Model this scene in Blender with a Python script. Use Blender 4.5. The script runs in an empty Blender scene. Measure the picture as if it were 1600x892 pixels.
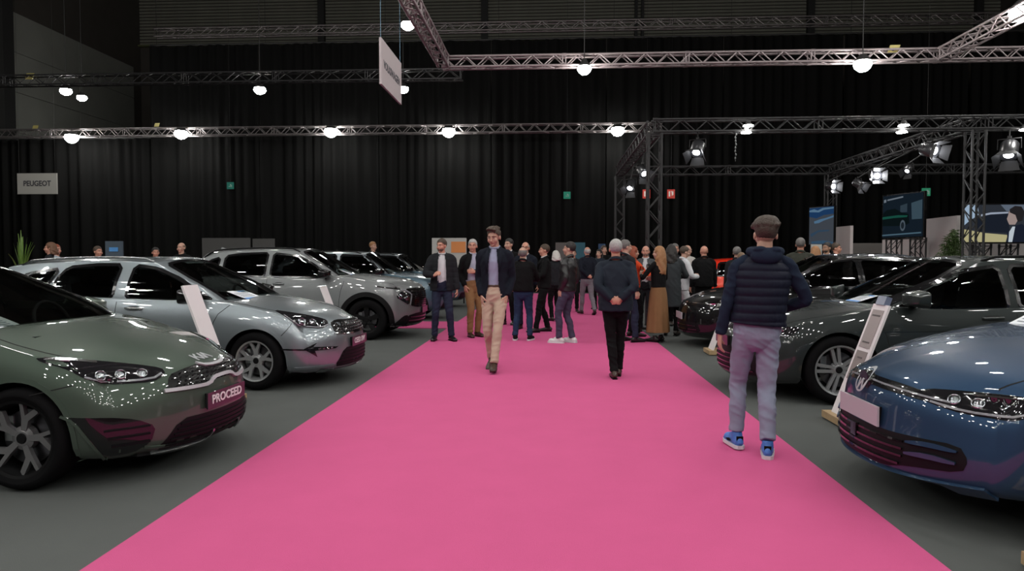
import bpy, bmesh, math, random
import numpy as np
from mathutils import Vector, Matrix
from mathutils.bvhtree import BVHTree
from mathutils.geometry import delaunay_2d_cdt

random.seed(7)
COL = bpy.context.scene.collection
SC = bpy.context.scene
PI = math.pi
R = math.radians

# ------------------------------------------------------------------ camera
F = 1100.0
CAMZ = 1.43
cam_d = bpy.data.cameras.new('camera')
cam_d.sensor_width = 36.0
cam_d.lens = F / 1600.0 * 36.0
cam_d.clip_end = 200
cam = bpy.data.objects.new('camera', cam_d)
COL.objects.link(cam)
cam.location = (0, 0, CAMZ)
cam.rotation_euler = (R(90 - 2.08), 0, R(3.17))
SC.camera = cam
CR = cam.rotation_euler.to_matrix()

# ------------------------------------------------------------------ world, exposure
world = bpy.data.worlds.new('hall_dark')
SC.world = world
world.use_nodes = True
world.node_tree.nodes['Background'].inputs[0].default_value = (0.55, 0.6, 0.65, 1)
world.node_tree.nodes['Background'].inputs[1].default_value = 0.002
SC.view_settings.view_transform = 'Standard'
SC.view_settings.look = 'None'
SC.view_settings.exposure = 0.0
SC.view_settings.gamma = 1.0
SC.view_settings.use_curve_mapping = False
LAMP = 150.0         # radiance of the high-bay lenses
SC.cycles.max_bounces = 8
SC.cycles.glossy_bounces = 4
SC.cycles.transparent_max_bounces = 12
SC.cycles.sample_clamp_indirect = 6.0
SC.cycles.caustics_reflective = False
SC.cycles.caustics_refractive = False


def ray(px, py):
    return CR @ Vector(((px - 800) / F, -(py - 446) / F, -1.0))


def ground(px, py, z=0.0):
    """where the sight line through a pixel of the photo meets height z"""
    d = ray(px, py)
    t = (z - CAMZ) / d.z
    return Vector((d.x * t, d.y * t, z))


def at(px, py, y):
    """the point on that sight line at distance y down the hall"""
    d = ray(px, py)
    t = y / d.y
    return Vector((d.x * t, y, CAMZ + d.z * t))


# ------------------------------------------------------------------ materials
def lin(c):
    return tuple(((v / 255) / 12.92 if v / 255 <= 0.04045 else (((v / 255) + 0.055) / 1.055) ** 2.4) for v in c)


MATS = {}


def mat(name, col, rough=0.6, metal=0.0, coat=0.0, emit=None, strength=0.0, noise_amt=0.0, noise_scale=20.0,
        bump=0.0, bump_scale=200.0, spec=0.5, sheen=0.0):
    if name in MATS:
        return MATS[name]
    m = bpy.data.materials.new(name)
    m.use_nodes = True
    nt = m.node_tree
    b = nt.nodes['Principled BSDF']
    b.inputs['Base Color'].default_value = (*col, 1)
    b.inputs['Roughness'].default_value = rough
    b.inputs['Metallic'].default_value = metal
    b.inputs['Specular IOR Level'].default_value = spec
    if coat:
        b.inputs['Coat Weight'].default_value = coat
        b.inputs['Coat Roughness'].default_value = 0.018
    if sheen:
        b.inputs['Sheen Weight'].default_value = sheen
    if emit is not None:
        b.inputs['Emission Color'].default_value = (*emit, 1)
        b.inputs['Emission Strength'].default_value = strength
    if noise_amt or bump:
        tc = nt.nodes.new('ShaderNodeTexCoord')
    if noise_amt:
        nz = nt.nodes.new('ShaderNodeTexNoise')
        nz.inputs['Scale'].default_value = noise_scale
        nz.inputs['Detail'].default_value = 4
        mx = nt.nodes.new('ShaderNodeMix')
        mx.data_type = 'RGBA'
        mx.inputs[6].default_value = (*[v * (1 - noise_amt) for v in col], 1)
        mx.inputs[7].default_value = (*[min(1, v * (1 + noise_amt)) for v in col], 1)
        nt.links.new(tc.outputs['Object'], nz.inputs['Vector'])
        nt.links.new(nz.outputs['Fac'], mx.inputs[0])
        nt.links.new(mx.outputs[2], b.inputs['Base Color'])
    if bump:
        nb = nt.nodes.new('ShaderNodeTexNoise')
        nb.inputs['Scale'].default_value = bump_scale
        bp = nt.nodes.new('ShaderNodeBump')
        bp.inputs['Strength'].default_value = bump
        bp.inputs['Distance'].default_value = 0.01
        nt.links.new(tc.outputs['Object'], nb.inputs['Vector'])
        nt.links.new(nb.outputs['Fac'], bp.inputs['Height'])
        nt.links.new(bp.outputs['Normal'], b.inputs['Normal'])
    MATS[name] = m
    return m


def glass_mat(name, tint, ior=1.5, refl=1.0):
    if name in MATS:
        return MATS[name]
    m = bpy.data.materials.new(name)
    m.use_nodes = True
    nt = m.node_tree
    nt.nodes.clear()
    out = nt.nodes.new('ShaderNodeOutputMaterial')
    tr = nt.nodes.new('ShaderNodeBsdfTransparent')
    tr.inputs[0].default_value = (*tint, 1)
    gl = nt.nodes.new('ShaderNodeBsdfGlossy')
    gl.inputs['Roughness'].default_value = 0.02
    gl.inputs[0].default_value = (refl, refl, refl, 1)
    fr = nt.nodes.new('ShaderNodeFresnel')
    fr.inputs[0].default_value = ior
    mx = nt.nodes.new('ShaderNodeMixShader')
    nt.links.new(fr.outputs[0], mx.inputs[0])
    nt.links.new(tr.outputs[0], mx.inputs[1])
    nt.links.new(gl.outputs[0], mx.inputs[2])
    nt.links.new(mx.outputs[0], out.inputs[0])
    MATS[name] = m
    return m


def paint(name, col, metal=0.45, rough=0.38):
    col = tuple(c * .72 for c in col)
    return mat(name, col, rough=rough, metal=metal, coat=1.0, spec=.12)


def emitter(name, col, s):
    return mat(name, (0.0, 0.0, 0.0), rough=0.5, emit=col, strength=s, spec=0.0)


M_BLACK = mat('black_plastic', (0.006, 0.006, 0.0065), 0.5, spec=.12)
M_GLOSSBLACK = mat('gloss_black', (0.004, 0.004, 0.0045), 0.25, coat=1.0, spec=.2)
M_CHROME = mat('chrome', (0.75, 0.76, 0.78), 0.12, metal=1.0)
M_SATIN = mat('satin_metal', (0.45, 0.46, 0.47), 0.3, metal=1.0)
M_RUBBER = mat('tyre_rubber', (0.006, 0.006, 0.0065), 0.8, spec=.06, bump=0.2, bump_scale=90)
M_DARKIN = mat('car_interior', (0.012, 0.012, 0.013), 0.8, spec=.1)
M_SEAT = mat('seat_cloth', (0.02, 0.021, 0.023), 0.85, spec=.1, bump=0.2, bump_scale=150)
M_GLASS = glass_mat('side_window_glass', (0.16, 0.17, 0.17), 1.5)
M_WIND = glass_mat('windscreen_glass', (0.72, 0.78, 0.74), 1.55)
M_WHITE = mat('white_board', (0.75, 0.72, 0.73), 0.5)
M_WOOD = mat('light_oak', (0.42, 0.29, 0.16), 0.5, noise_amt=0.25, noise_scale=14)


# ------------------------------------------------------------------ object helpers
def link(o, parent=None):
    COL.objects.link(o)
    if parent is not None:
        o.parent = parent
    return o


def mk(name, verts, faces, m=None, parent=None, smooth=True, loc=None, rz=0.0):
    me = bpy.data.meshes.new(name)
    me.from_pydata([tuple(v) for v in verts], [], [tuple(f) for f in faces])
    if smooth:
        me.shade_smooth()
    if m is not None:
        if isinstance(m, (list, tuple)):
            for q in m:
                me.materials.append(q)
        else:
            me.materials.append(m)
    me.update()
    o = bpy.data.objects.new(name, me)
    link(o, parent)
    if loc is not None:
        o.location = loc
    if rz:
        o.rotation_euler.z = rz
    return o


def empty(name, loc=(0, 0, 0), rz=0.0, label=None, cat=None, group=None):
    o = bpy.data.objects.new(name, None)
    COL.objects.link(o)
    o.location = loc
    o.rotation_euler.z = rz
    o.empty_display_size = 0.1
    tag(o, label, cat, group)
    return o


def tag(o, label=None, cat=None, group=None, kind=None):
    if label:
        o['label'] = label
    if cat:
        o['category'] = cat
    if group:
        o['group'] = group
    if kind:
        o['kind'] = kind
    return o


def dup(o, parent=None, name=None):
    c = o.copy()
    COL.objects.link(c)
    if parent is not None:
        c.parent = parent
    return c


class Geo:
    """collects primitive shapes and builds them as one mesh object"""

    def __init__(s):
        s.v = []
        s.f = []
        s.mi = []
        s.cur = 0

    def add(s, vs, fs):
        n = len(s.v)
        s.v += [tuple(v) for v in vs]
        for f in fs:
            s.f.append(tuple(i + n for i in f))
            s.mi.append(s.cur)
        return s

    def box(s, c, d, rot=None):
        c = Vector(c)
        vs = []
        for x in (-1, 1):
            for y in (-1, 1):
                for z in (-1, 1):
                    p = Vector((x * d[0] / 2, y * d[1] / 2, z * d[2] / 2))
                    if rot is not None:
                        p = rot @ p
                    vs.append(c + p)
        return s.add(vs, [(0, 1, 3, 2), (4, 6, 7, 5), (0, 4, 5, 1), (2, 3, 7, 6), (0, 2, 6, 4), (1, 5, 7, 3)])

    def tube(s, pts, rad, n=8, sq=1.0, up=None, caps=True):
        """tube through points; rad a number, or a list of numbers or (a,b) pairs"""
        pts = [Vector(p) for p in pts]
        k = len(pts)
        if not isinstance(rad, (list, tuple)):
            rad = [rad] * k
        vs = []
        prev = None
        for i, p in enumerate(pts):
            d = (pts[min(i + 1, k - 1)] - pts[max(i - 1, 0)])
            d = d.normalized() if d.length > 1e-9 else Vector((0, 0, 1))
            if prev is None:
                ref = Vector(up) if up is not None else (Vector((0, 0, 1)) if abs(d.z) < 0.9 else Vector((0, 1, 0)))
            else:
                ref = prev
            a = ref - d * ref.dot(d)
            if a.length < 1e-6:
                a = Vector((1, 0, 0)) - d * d.x
            a.normalize()
            b = d.cross(a)
            prev = a
            r = rad[i]
            ra, rb = (r if isinstance(r, (list, tuple)) else (r, r * sq))
            for j in range(n):
                t = 2 * PI * j / n
                vs.append(p + a * (ra * math.cos(t)) + b * (rb * math.sin(t)))
        fs = []
        for i in range(k - 1):
            for j in range(n):
                j2 = (j + 1) % n
                fs.append((i * n + j, i * n + j2, (i + 1) * n + j2, (i + 1) * n + j))
        if caps:
            fs.append(tuple(range(n - 1, -1, -1)))
            fs.append(tuple((k - 1) * n + j for j in range(n)))
        return s.add(vs, fs)

    def ball(s, c, r, nu=12, nv=8, rot=None):
        c = Vector(c)
        if not isinstance(r, (list, tuple)):
            r = (r, r, r)
        vs = [Vector((0, 0, r[2]))]
        for i in range(1, nv):
            t = PI * i / nv
            for j in range(nu):
                a = 2 * PI * j / nu
                vs.append(Vector((r[0] * math.sin(t) * math.cos(a), r[1] * math.sin(t) * math.sin(a), r[2] * math.cos(t))))
        vs.append(Vector((0, 0, -r[2])))
        if rot is not None:
            vs = [rot @ v for v in vs]
        vs = [v + c for v in vs]
        fs = [(0, 1 + j, 1 + (j + 1) % nu) for j in range(nu)]
        for i in range(nv - 2):
            for j in range(nu):
                a = 1 + i * nu
                fs.append((a + j, a + nu + j, a + nu + (j + 1) % nu, a + (j + 1) % nu))
        l = len(vs) - 1
        a = 1 + (nv - 2) * nu
        fs += [(l, a + (j + 1) % nu, a + j) for j in range(nu)]
        return s.add(vs, fs)

    def lathe(s, prof, n=32, axis='y', c=(0, 0, 0), closed=False):
        """prof: list of (radius, height) round an axis"""
        vs = []
        for (r, h) in prof:
            for j in range(n):
                t = 2 * PI * j / n
                x, z = r * math.cos(t), r * math.sin(t)
                vs.append(Vector((x, h, z)) if axis == 'y' else (Vector((x, z, h)) if axis == 'z' else Vector((h, x, z))))
        vs = [v + Vector(c) for v in vs]
        fs = []
        k = len(prof)
        for i in range(k if closed else k - 1):
            i2 = (i + 1) % k
            for j in range(n):
                j2 = (j + 1) % n
                fs.append((i * n + j, i * n + j2, i2 * n + j2, i2 * n + j))
        return s.add(vs, fs)

    def prism(s, poly, h0, h1, fn):
        """2-D polygon extruded between two heights; fn(a, b, h) gives the point"""
        n = len(poly)
        vs = [fn(a, b, h0) for a, b in poly] + [fn(a, b, h1) for a, b in poly]
        fs = [tuple(range(n - 1, -1, -1)), tuple(range(n, 2 * n))]
        for i in range(n):
            j = (i + 1) % n
            fs.append((i, j, n + j, n + i))
        return s.add(vs, fs)

    def build(s, name, m, parent=None, smooth=False, loc=None, rz=0.0, fixn=True, auto=None):
        me = bpy.data.meshes.new(name)
        me.from_pydata(s.v, [], s.f)
        for q in (m if isinstance(m, (list, tuple)) else [m]):
            me.materials.append(q)
        if any(s.mi):
            me.polygons.foreach_set('material_index', s.mi)
        if fixn:
            bm = bmesh.new()
            bm.from_mesh(me)
            bmesh.ops.recalc_face_normals(bm, faces=bm.faces)
            bm.to_mesh(me)
            bm.free()
        if smooth:
            me.shade_smooth()
            if auto:
                me.set_sharp_from_angle(angle=R(auto))
        o = bpy.data.objects.new(name, me)
        link(o, parent)
        if loc is not None:
            o.location = loc
        if rz:
            o.rotation_euler.z = rz
        return o


def box(name, c, d, m, parent=None, rz=0.0):
    g = Geo().box((0, 0, 0), d)
    o = g.build(name, m, parent, loc=c, rz=rz)
    return o


def bake(o, extra=None):
    """replace an object's mesh by its evaluated mesh and drop the modifiers"""
    dg = bpy.context.evaluated_depsgraph_get()
    dg.update()
    me = bpy.data.meshes.new_from_object(o.evaluated_get(dg))
    old = o.data
    o.modifiers.clear()
    me.name = old.name
    o.data = me
    bpy.data.meshes.remove(old)
    return me


def textmesh(name, body, size, m, parent=None, extrude=0.002, bold=0.0, sx=1.0, track=1.0):
    """lettering in its local xy plane, centred"""
    cu = bpy.data.curves.new(name, 'FONT')
    cu.body = body
    cu.size = size
    cu.align_x = 'CENTER'
    cu.align_y = 'CENTER'
    cu.extrude = extrude
    cu.offset = bold
    cu.space_character = track
    cu.resolution_u = 3
    o = bpy.data.objects.new(name, cu)
    COL.objects.link(o)
    dg = bpy.context.evaluated_depsgraph_get()
    dg.update()
    me = bpy.data.meshes.new_from_object(o.evaluated_get(dg))
    bpy.data.objects.remove(o)
    bpy.data.curves.remove(cu)
    if sx != 1.0:
        for v in me.vertices:
            v.co.x *= sx
    me.materials.clear()
    me.materials.append(m)
    o = bpy.data.objects.new(name, me)
    link(o, parent)
    return o


def spl(pts):
    """monotone cubic through (x, y) points"""
    p = sorted(pts)
    x = np.array([a for a, b in p], float)
    y = np.array([b for a, b in p], float)
    h = np.diff(x)
    d = np.diff(y) / h
    m = np.zeros(len(x))
    m[0], m[-1] = d[0], d[-1]
    for i in range(1, len(x) - 1):
        if d[i - 1] * d[i] > 0:
            w1, w2 = 2 * h[i] + h[i - 1], h[i] + 2 * h[i - 1]
            m[i] = (w1 + w2) / (w1 / d[i - 1] + w2 / d[i])

    def f(q):
        if q <= x[0]:
            return float(y[0])
        if q >= x[-1]:
            return float(y[-1])
        i = int(np.searchsorted(x, q) - 1)
        t = (q - x[i]) / h[i]
        t2, t3 = t * t, t * t * t
        return float((2 * t3 - 3 * t2 + 1) * y[i] + (t3 - 2 * t2 + t) * h[i] * m[i] + (-2 * t3 + 3 * t2) * y[i + 1] + (t3 - t2) * h[i] * m[i + 1])
    return f
# ------------------------------------------------------------------ the hall
M_CARPET = mat('pink_carpet', (.60, .100, .255), .95, spec=.1, noise_amt=.05, noise_scale=3.0, bump=.4, bump_scale=400)
M_FLOOR = mat('grey_floor_carpet', (.095, .101, .098), .9, spec=.15, noise_amt=.10, noise_scale=2.0, bump=.3, bump_scale=300)
M_DRAPE = mat('black_drape', (.0060, .0060, .0059), .9, spec=.04)
M_DARKWALL = mat('dark_cladding', (.050, .044, .038), .8, noise_amt=.2, noise_scale=1.5)
M_UPWALL = mat('upper_cladding', (.20, .20, .165), .6, noise_amt=.25, noise_scale=1.0)
M_SIDEPANEL = mat('grey_acoustic_panel', (.20, .205, .185), .8, noise_amt=.12, noise_scale=.8)
M_STEEL = mat('dark_steel', (.02, .02, .02), .6)
M_ALU = mat('truss_aluminium', (.17, .155, .155), .45, metal=.7)
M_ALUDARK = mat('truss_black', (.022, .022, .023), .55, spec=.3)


def struct(o, label=None):
    return tag(o, label, None, None, 'structure')


WX0, WX1, WY0, WY1, WH = -26.5, 27.0, -16.0, 44.6, 19.0
YD = 31.0            # line of the free-hanging drapes
g = Geo()
g.box(((WX0 + WX1) / 2, (WY0 + WY1) / 2, -.11), (WX1 - WX0, WY1 - WY0, .2))
struct(g.build('floor', M_FLOOR), 'dark grey carpeted exhibition hall floor')
# the pink aisle carpet with its cross aisle
g = Geo()
ya, yb = 14.6, 16.2
g.box((-.16, (WY0 + 1 + 30.0) / 2, -.0025), (4.0, 29.0 - WY0, .013))
struct(g.build('trim_1', M_CARPET), 'long bright pink carpet running down the aisle')
g = Geo()
g.box((-9.16, (ya + yb) / 2, -.0035), (14.0, yb - ya, .012))
struct(g.build('trim_2', M_CARPET), 'pink cross aisle carpet leading off to the left')
# ceiling: dark deck with beams
g = Geo()
g.box(((WX0 + WX1) / 2, (WY0 + WY1) / 2, WH + .1), (WX1 - WX0, WY1 - WY0, .2))
ceil = struct(g.build('ceiling', M_DARKWALL), 'dark hall ceiling')
for i, y in enumerate(range(-12, 44, 6)):
    b = box('ceiling_beam', ((WX0 + WX1) / 2, y, WH - .35), (WX1 - WX0, .35, .7), M_STEEL, ceil)
# walls
w = struct(box('wall_back', ((WX0 + WX1) / 2, WY1 + .1, WH / 2), (WX1 - WX0 + .4, .2, WH), M_DARKWALL), 'dark back wall behind the black drapes')
z0_ = at(1000, 60, WY1).z
g0 = None
for i in range(16):                       # horizontal ribs of the cladding above the drapes
    z = z0_ + .15 + i * .2
    if g0 is None:
        g0 = box('cladding_rib', (0, 0, 0), (WX1 - WX0, .06, .13), M_UPWALL, w)
        c = g0
    else:
        c = dup(g0, w)
    c.location = (0, -.13, z - WH / 2)
for px in (100, 502, 757, 994, 1004, 1267, 1530):   # steel columns before the cladding
    X = at(px, 30, WY1 - .3).x
    c = box('column', (0, 0, 0), (.40 if px not in (994, 1004) else .16, .35, WH - z0_ + .6), M_STEEL)
    c.parent = w
    c.location = (X - (WX0 + WX1) / 2, -.35, (WH + z0_ - .6) / 2 - WH / 2)
b = box('ledge', (0, 0, 0), (WX1 - WX0, .3, .10), mat('ledge_olive', (.10, .11, .05), .5), w)
b.location = (0, -.25, z0_ - WH / 2)
struct(box('wall_right', (WX1 + .1, (WY0 + WY1) / 2, WH / 2), (.2, WY1 - WY0, WH), M_DARKWALL), 'dark wall at the right side of the hall')
struct(box('wall_front', ((WX0 + WX1) / 2, WY0 - .1, WH / 2), (WX1 - WX0 + .4, .2, WH), M_DARKWALL), 'dark wall behind the viewer')
wl = struct(box('wall_left', (WX0 - .1, (WY0 + WY1) / 2, WH / 2), (.2, WY1 - WY0, WH), M_DARKWALL), 'dark wall at the left side of the hall')
# light grey acoustic panels on the left wall, up to the soffit line
ztop_ = at(215, 105, WY1 - .9).z
pa = None
yy = WY1 - .9
while yy > 20:
    for k in range(4):
        if pa is None:
            pa = box('acoustic_panel', (0, 0, 0), (.06, 5.16, 1.93), M_SIDEPANEL, wl)
            c = pa
        else:
            c = dup(pa, wl)
        c.location = (.13, yy - 2.6 - (WY0 + WY1) / 2, ztop_ - .97 - 1.96 * k - WH / 2)
    yy -= 5.2
d = ray(17, 150)
box('wall_column', (.3, d.y * (WX0 + .5) / d.x - (WY0 + WY1) / 2, 1.0), (.5, .7, WH - 3), M_STEEL, wl)


# drapes: pleated cloth hanging panel by panel
def drape(name, x0, x1, y, z0, z1, seed, label, m=M_DRAPE, along='x'):
    rnd = random.Random(seed)
    n = int(abs(x1 - x0) / .055)
    ph = [rnd.uniform(0, 6.3) for _ in range(4)]
    vs, fs = [], []
    for k, z in enumerate((z0, (z0 + z1) / 2, z1)):
        for i in range(n + 1):
            x = x0 + (x1 - x0) * i / n
            d = .085 * math.sin(x * 13 + ph[0] + 2.2 * math.sin(x * 1.3 + ph[2])) + .06 * math.sin(x * 4.7 + ph[1]) + .07 * math.sin(x * 1.9 + ph[3])
            d *= (1.0, .9, .75)[k]
            vs.append((x, y + d, z) if along == 'x' else (y + d, x, z))
    for k in range(2):
        for i in range(n):
            fs.append((k * (n + 1) + i, k * (n + 1) + i + 1, (k + 1) * (n + 1) + i + 1, (k + 1) * (n + 1) + i))
    o = mk(name, vs, fs, m)
    tag(o, label, 'drape')
    return o


zt_ = at(800, 63, YD).z
xe = at(236, 150, YD).x
xs_ = [xe, -13.0, -7.6, -2.6, 2.4, 7.4, 12.4, 17.6, 24.0]
nm_ = ['nearest the grey side panels, lit by a lamp', 'left of the hanging sign, over the stone grey suv', 'below the hanging sign', 'in line with the start of the pink aisle',
       'straight behind the crowd', 'behind the two red signs', 'behind the tall portrait screen', 'behind the widest screen']
for i in range(8):
    tag(drape('stage_drape', xs_[i], xs_[i + 1] - .04, YD, .03, zt_, 40 + i, 'tall pleated black stage drape ' + nm_[i]), group='black stage drapes across the hall')
for i, (a_, b_, l_) in enumerate(((-26.0, -21.4, 'low black stage drape cut by the frame at far left'), (-21.36, xe - .04, 'low black stage drape behind the white name board at far left'))):
    tag(drape('stage_drape', a_, b_, YD, .03, 6.9, 60 + i, l_), group='black stage drapes across the hall')
g = Geo().tube([(xe, YD + .0, zt_ + .05), (24.0, YD, zt_ + .05)], .04, 8)
o = tag(g.build('curtain_track', M_STEEL), 'long dark track carrying the tall black drapes', 'track')
for i in range(7):
    Geo().tube([(xs_[i] + .3, YD, zt_ + .05), (xs_[i] + .3, YD, WH)], .01, 5).build('track_hanger', M_STEEL, o)
g = Geo().tube([(-26.0, YD, 6.94), (xe, YD, 6.94)], .04, 8)
tag(g.build('curtain_track', M_STEEL), 'short dark track carrying the low black drapes at far left', 'track')


# ------------------------------------------------------------------ trusses
def truss(p0, p1, w, h, bay, m, label, group=None, each=True, r=.024, name='truss_beam'):
    """four-chord lattice beam from p0 to p1 (centre line)"""
    p0, p1 = Vector(p0), Vector(p1)
    L = (p1 - p0).length
    root = empty(name, p0, 0, label, 'truss', group)
    d = (p1 - p0).normalized()
    q = Vector((1, 0, 0)).rotation_difference(d)
    if abs(d.z) < .1:
        yaw = math.atan2(d.y, d.x)
        q = Matrix.Rotation(yaw, 3, 'Z').to_quaternion() @ Matrix.Rotation(-math.asin(d.z), 3, 'Y').to_quaternion()
    root.rotation_mode = 'QUATERNION'
    root.rotation_quaternion = q
    c0 = None
    for y in (-w / 2, w / 2):
        for z in (-h / 2, h / 2):
            if c0 is None:
                g = Geo()
                g.tube([(0, 0, 0), (L, 0, 0)], r, 8)
                c0 = g.build('chord', m, root, smooth=True, auto=50)
                c = c0
            else:
                c = dup(c0, root)
            c.location = (0, y, z)
    n = max(2, int(round(L / bay)))
    bay = L / n
    rb = r * .5
    pieces = []
    for i in range(n):
        a, b = i * bay, (i + 1) * bay
        up = 1 if i % 2 else -1
        for y in (-w / 2, w / 2):
            pieces.append(((a, y, -h / 2 * up), (b, y, h / 2 * up)))
        for z in (-h / 2, h / 2):
            pieces.append(((a, -w / 2 * up, z), (b, w / 2 * up, z)))
    pieces = pieces[::1]
    if each and len(pieces) <= 300:
        tpl = {}
        for (a, b) in pieces:
            v = Vector(b) - Vector(a)
            key = tuple(round(t, 3) for t in v)
            if key not in tpl:
                g = Geo()
                g.tube([(0, 0, 0), v], rb, 6)
                tpl[key] = g.build('brace', m, root)
                tpl[key].location = a
            else:
                c = dup(tpl[key], root)
                c.location = a
    else:
        g = Geo()
        for (a, b) in pieces:
            g.tube([a, b], rb, 5, caps=False)
        tag(g.build('bracing', m, root), kind='stuff')
    g = Geo()                           # joints between truss lengths
    k = max(1, int(L / 3.0))
    for i in range(k + 1):
        for y in (-w / 2, w / 2):
            for z in (-h / 2, h / 2):
                g.tube([(L * i / k - .05, y, z), (L * i / k + .05, y, z)], r * 1.25, 8)
        for x in ((-.04, .04) if 0 < i < k else (0,)):
            X = L * i / k + x
            g.tube([(X, -w / 2, -h / 2), (X, -w / 2, h / 2)], rb, 5)
            g.tube([(X, w / 2, -h / 2), (X, w / 2, h / 2)], rb, 5)
    tag(g.build('couplers', m, root), kind='stuff')
    return root


def P3(px, py, y):
    return at(px, py, y)


# big aluminium rig over the aisle
YM = 17.9
zM = at(1100, 92, YM).z
xL = at(694, 90, YM).x
xR = at(1470, 88, YM).x
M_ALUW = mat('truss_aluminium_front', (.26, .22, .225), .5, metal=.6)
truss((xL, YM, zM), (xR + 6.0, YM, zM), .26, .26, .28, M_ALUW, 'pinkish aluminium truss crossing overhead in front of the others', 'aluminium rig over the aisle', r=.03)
truss((xL, YM - .2, zM), (xL, 3.0, zM), .26, .26, .28, M_ALUW, 'aluminium truss running overhead towards the viewer, left end of the rig', 'aluminium rig over the aisle', r=.03)
truss((xR, YM - .2, zM), (xR, 3.0, zM), .26, .26, .28, M_ALUW, 'aluminium truss running overhead towards the viewer, right end of the rig', 'aluminium rig over the aisle', r=.03)
# high truss against the cladding
a, b = at(245, 52, 30.2), at(1600, 46, 30.2)
truss((a.x, 30.2, a.z), (24.0, 30.2, a.z), .32, .32, .4, M_ALU, 'high aluminium truss just below the olive ledge', each=False, r=.03)
# lamp truss in front of the drapes
a, b = at(0, 207, 29.8), at(1010, 192, 29.8)
truss((WX0 + 1.5, 29.8, 6.95), (b.x + .6, 29.8, 6.95), .32, .32, .33, M_ALU, 'long low truss carrying the row of lamps before the drapes', each=False, r=.03)
# dark truss in front of the side panels
a, b = at(0, 127, 23.5), at(720, 125, 23.5)
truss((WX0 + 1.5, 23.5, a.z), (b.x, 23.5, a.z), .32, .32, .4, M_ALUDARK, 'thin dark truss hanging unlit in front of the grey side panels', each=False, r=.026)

# black stand frame on the right
YF, YB = 14.9, 22.3
XA, XB, XC = at(1022, 300, YF).x, at(1522, 300, YF).x, 15.5
zF = at(1100, 197, YF).z
B = M_ALUDARK
TG = 'black stand truss frame on the right'
for X, Y, lab in ((XA, YF, 'black truss tower standing at the right edge of the crowd'), (XB, YF, 'black truss tower in front of the widest screen'),
                  (XA, YB, 'thin black truss tower far behind the crowd'), (XB, YB, 'black truss tower behind the tall portrait screen')):
    t = truss((X, Y, .03), (X, Y, zF - .2), .26, .26, .30, B, lab, TG, name='truss_tower', r=.025)
    box('foot_plate', (0, 0, 0), (.03, .6, .6), B, t)
truss((XA, YF, zF), (XC, YF, zF), .25, .25, .27, B, 'black front beam of the stand frame, above the boy', TG)
truss((XA, YB, zF), (XC, YB, zF), .25, .25, .27, B, 'black rear beam of the stand frame, beyond the spotlights', TG, each=False)
truss((XA, YF + .2, zF), (XA, YB - .2, zF), .25, .25, .27, B, 'black side beam of the stand frame nearest the aisle', TG)
truss((XB, YF + .2, zF), (XB, YB - .2, zF), .25, .25, .27, B, 'black cross beam of the stand frame hung with lit spotlights', TG)


# ------------------------------------------------------------------ high-bay lamps
E_LAMP = emitter('lamp_lens', (1.0, .985, .94), LAMP)
E_LAMPB = emitter('lamp_lens_back', (1.0, .985, .94), LAMP * .9)


E_LAMPF = emitter('flat_lamp_lens', (1.0, .985, .94), 60.0)


def lamp(loc, d, label, group, em=E_LAMP, drop=.5, flat=1.0, wide=False):
    root = empty('high_bay_lamp', loc, 0, label, 'lamp', group)
    g = Geo()
    r = d / 2
    g.lathe([(r * .9, r * .38), (r * .86, r * .55), (r * .6, r * .85), (r * .35, .24), (0, .24)], 20, axis='z')
    g.build('lamp_housing', M_STEEL, root, smooth=True, auto=40)
    g = Geo()
    g.tube([(0, 0, .22), (0, 0, .22 + drop)], .012, 6)
    g.build('hanger', M_STEEL, root)
    g = Geo()
    prof = [(0, -r * .85 * flat), (r * .45, -r * .74 * flat), (r * .82, -r * .42 * flat), (r * 1.0, 0), (r * .88, r * .38)]
    g.lathe(prof, 12, axis='z')
    g.build('lamp_lens', em, root, smooth=True)
    if wide:
        root.scale = (1.0, 1.0, .45)
    return root


GL = 'lamps hung on the low truss before the drapes'
lt = {}
for px, py, lab in ((112, 215, 'bright lamp on the low truss below the grey side panels'), (283, 209, 'second lamp from the left on the low truss'), (517, 206, 'lamp on the low truss below the hanging sign, left side'),
                    (701, 206, 'lamp on the low truss left of the aisle middle'), (965, 204, 'lamp on the low truss beside the black tower')):
    p = at(px, py, 29.55)
    lamp((p.x, 29.55, p.z), .56, lab, GL, E_LAMPB, 6.95 - p.z - .1)
GM = 'lamps hung from the middle of the hall roof'
for px, py, Y, d, lab in ((1348, 101, 17.6, .42, 'largest bright lamp, in front of the aluminium truss on the right'), (913, 108, 17.6, .34, 'bright lamp under the aluminium truss above the aisle'),
                          (637, 40, 20.5, .40, 'lamp high above the hanging white sign'), (1595, 20, 15.0, .42, 'lamp cut by the frame beside the slanting truss'),
                          (630, 140, 24.5, .38, 'lamp just right of the hanging white sign'), (406, 141, 24.5, .42, 'single lamp before the drapes left of the hanging sign'),
                          (103, 143, 24.5, .40, 'upper of two lamps before the grey side panels'), (128, 153, 27.5, .38, 'lower of two lamps before the grey side panels')):
    p = at(px, py, Y)
    lamp((p.x, Y, p.z), d, lab, GM, E_LAMP, WH - p.z - .5, .8 if Y > 18 else 1.0)
for px, py, Y, lab in ((1166, 207.5, YF - .2, 'flat lamp on the black front beam over the boy, lower one'), (1169, 197, YF - .2, 'flat lamp on the black front beam over the boy, upper one'),
                       (1412, 196.5, YF - .2, 'flat lamp left of the tall black tower, upper one'), (1409, 207, YF - .2, 'flat lamp left of the tall black tower, lower one'),
                       (1602, 203, YF - .2, 'flat lamp cut by the frame beyond the tall black tower')):
    p = at(px, py, Y)
    lamp((p.x, Y, p.z), .21, lab, 'flat lamps fixed to the stand frame', E_LAMPF, .02, .35, True)
GH = 'lamps over and behind the viewer'
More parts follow.
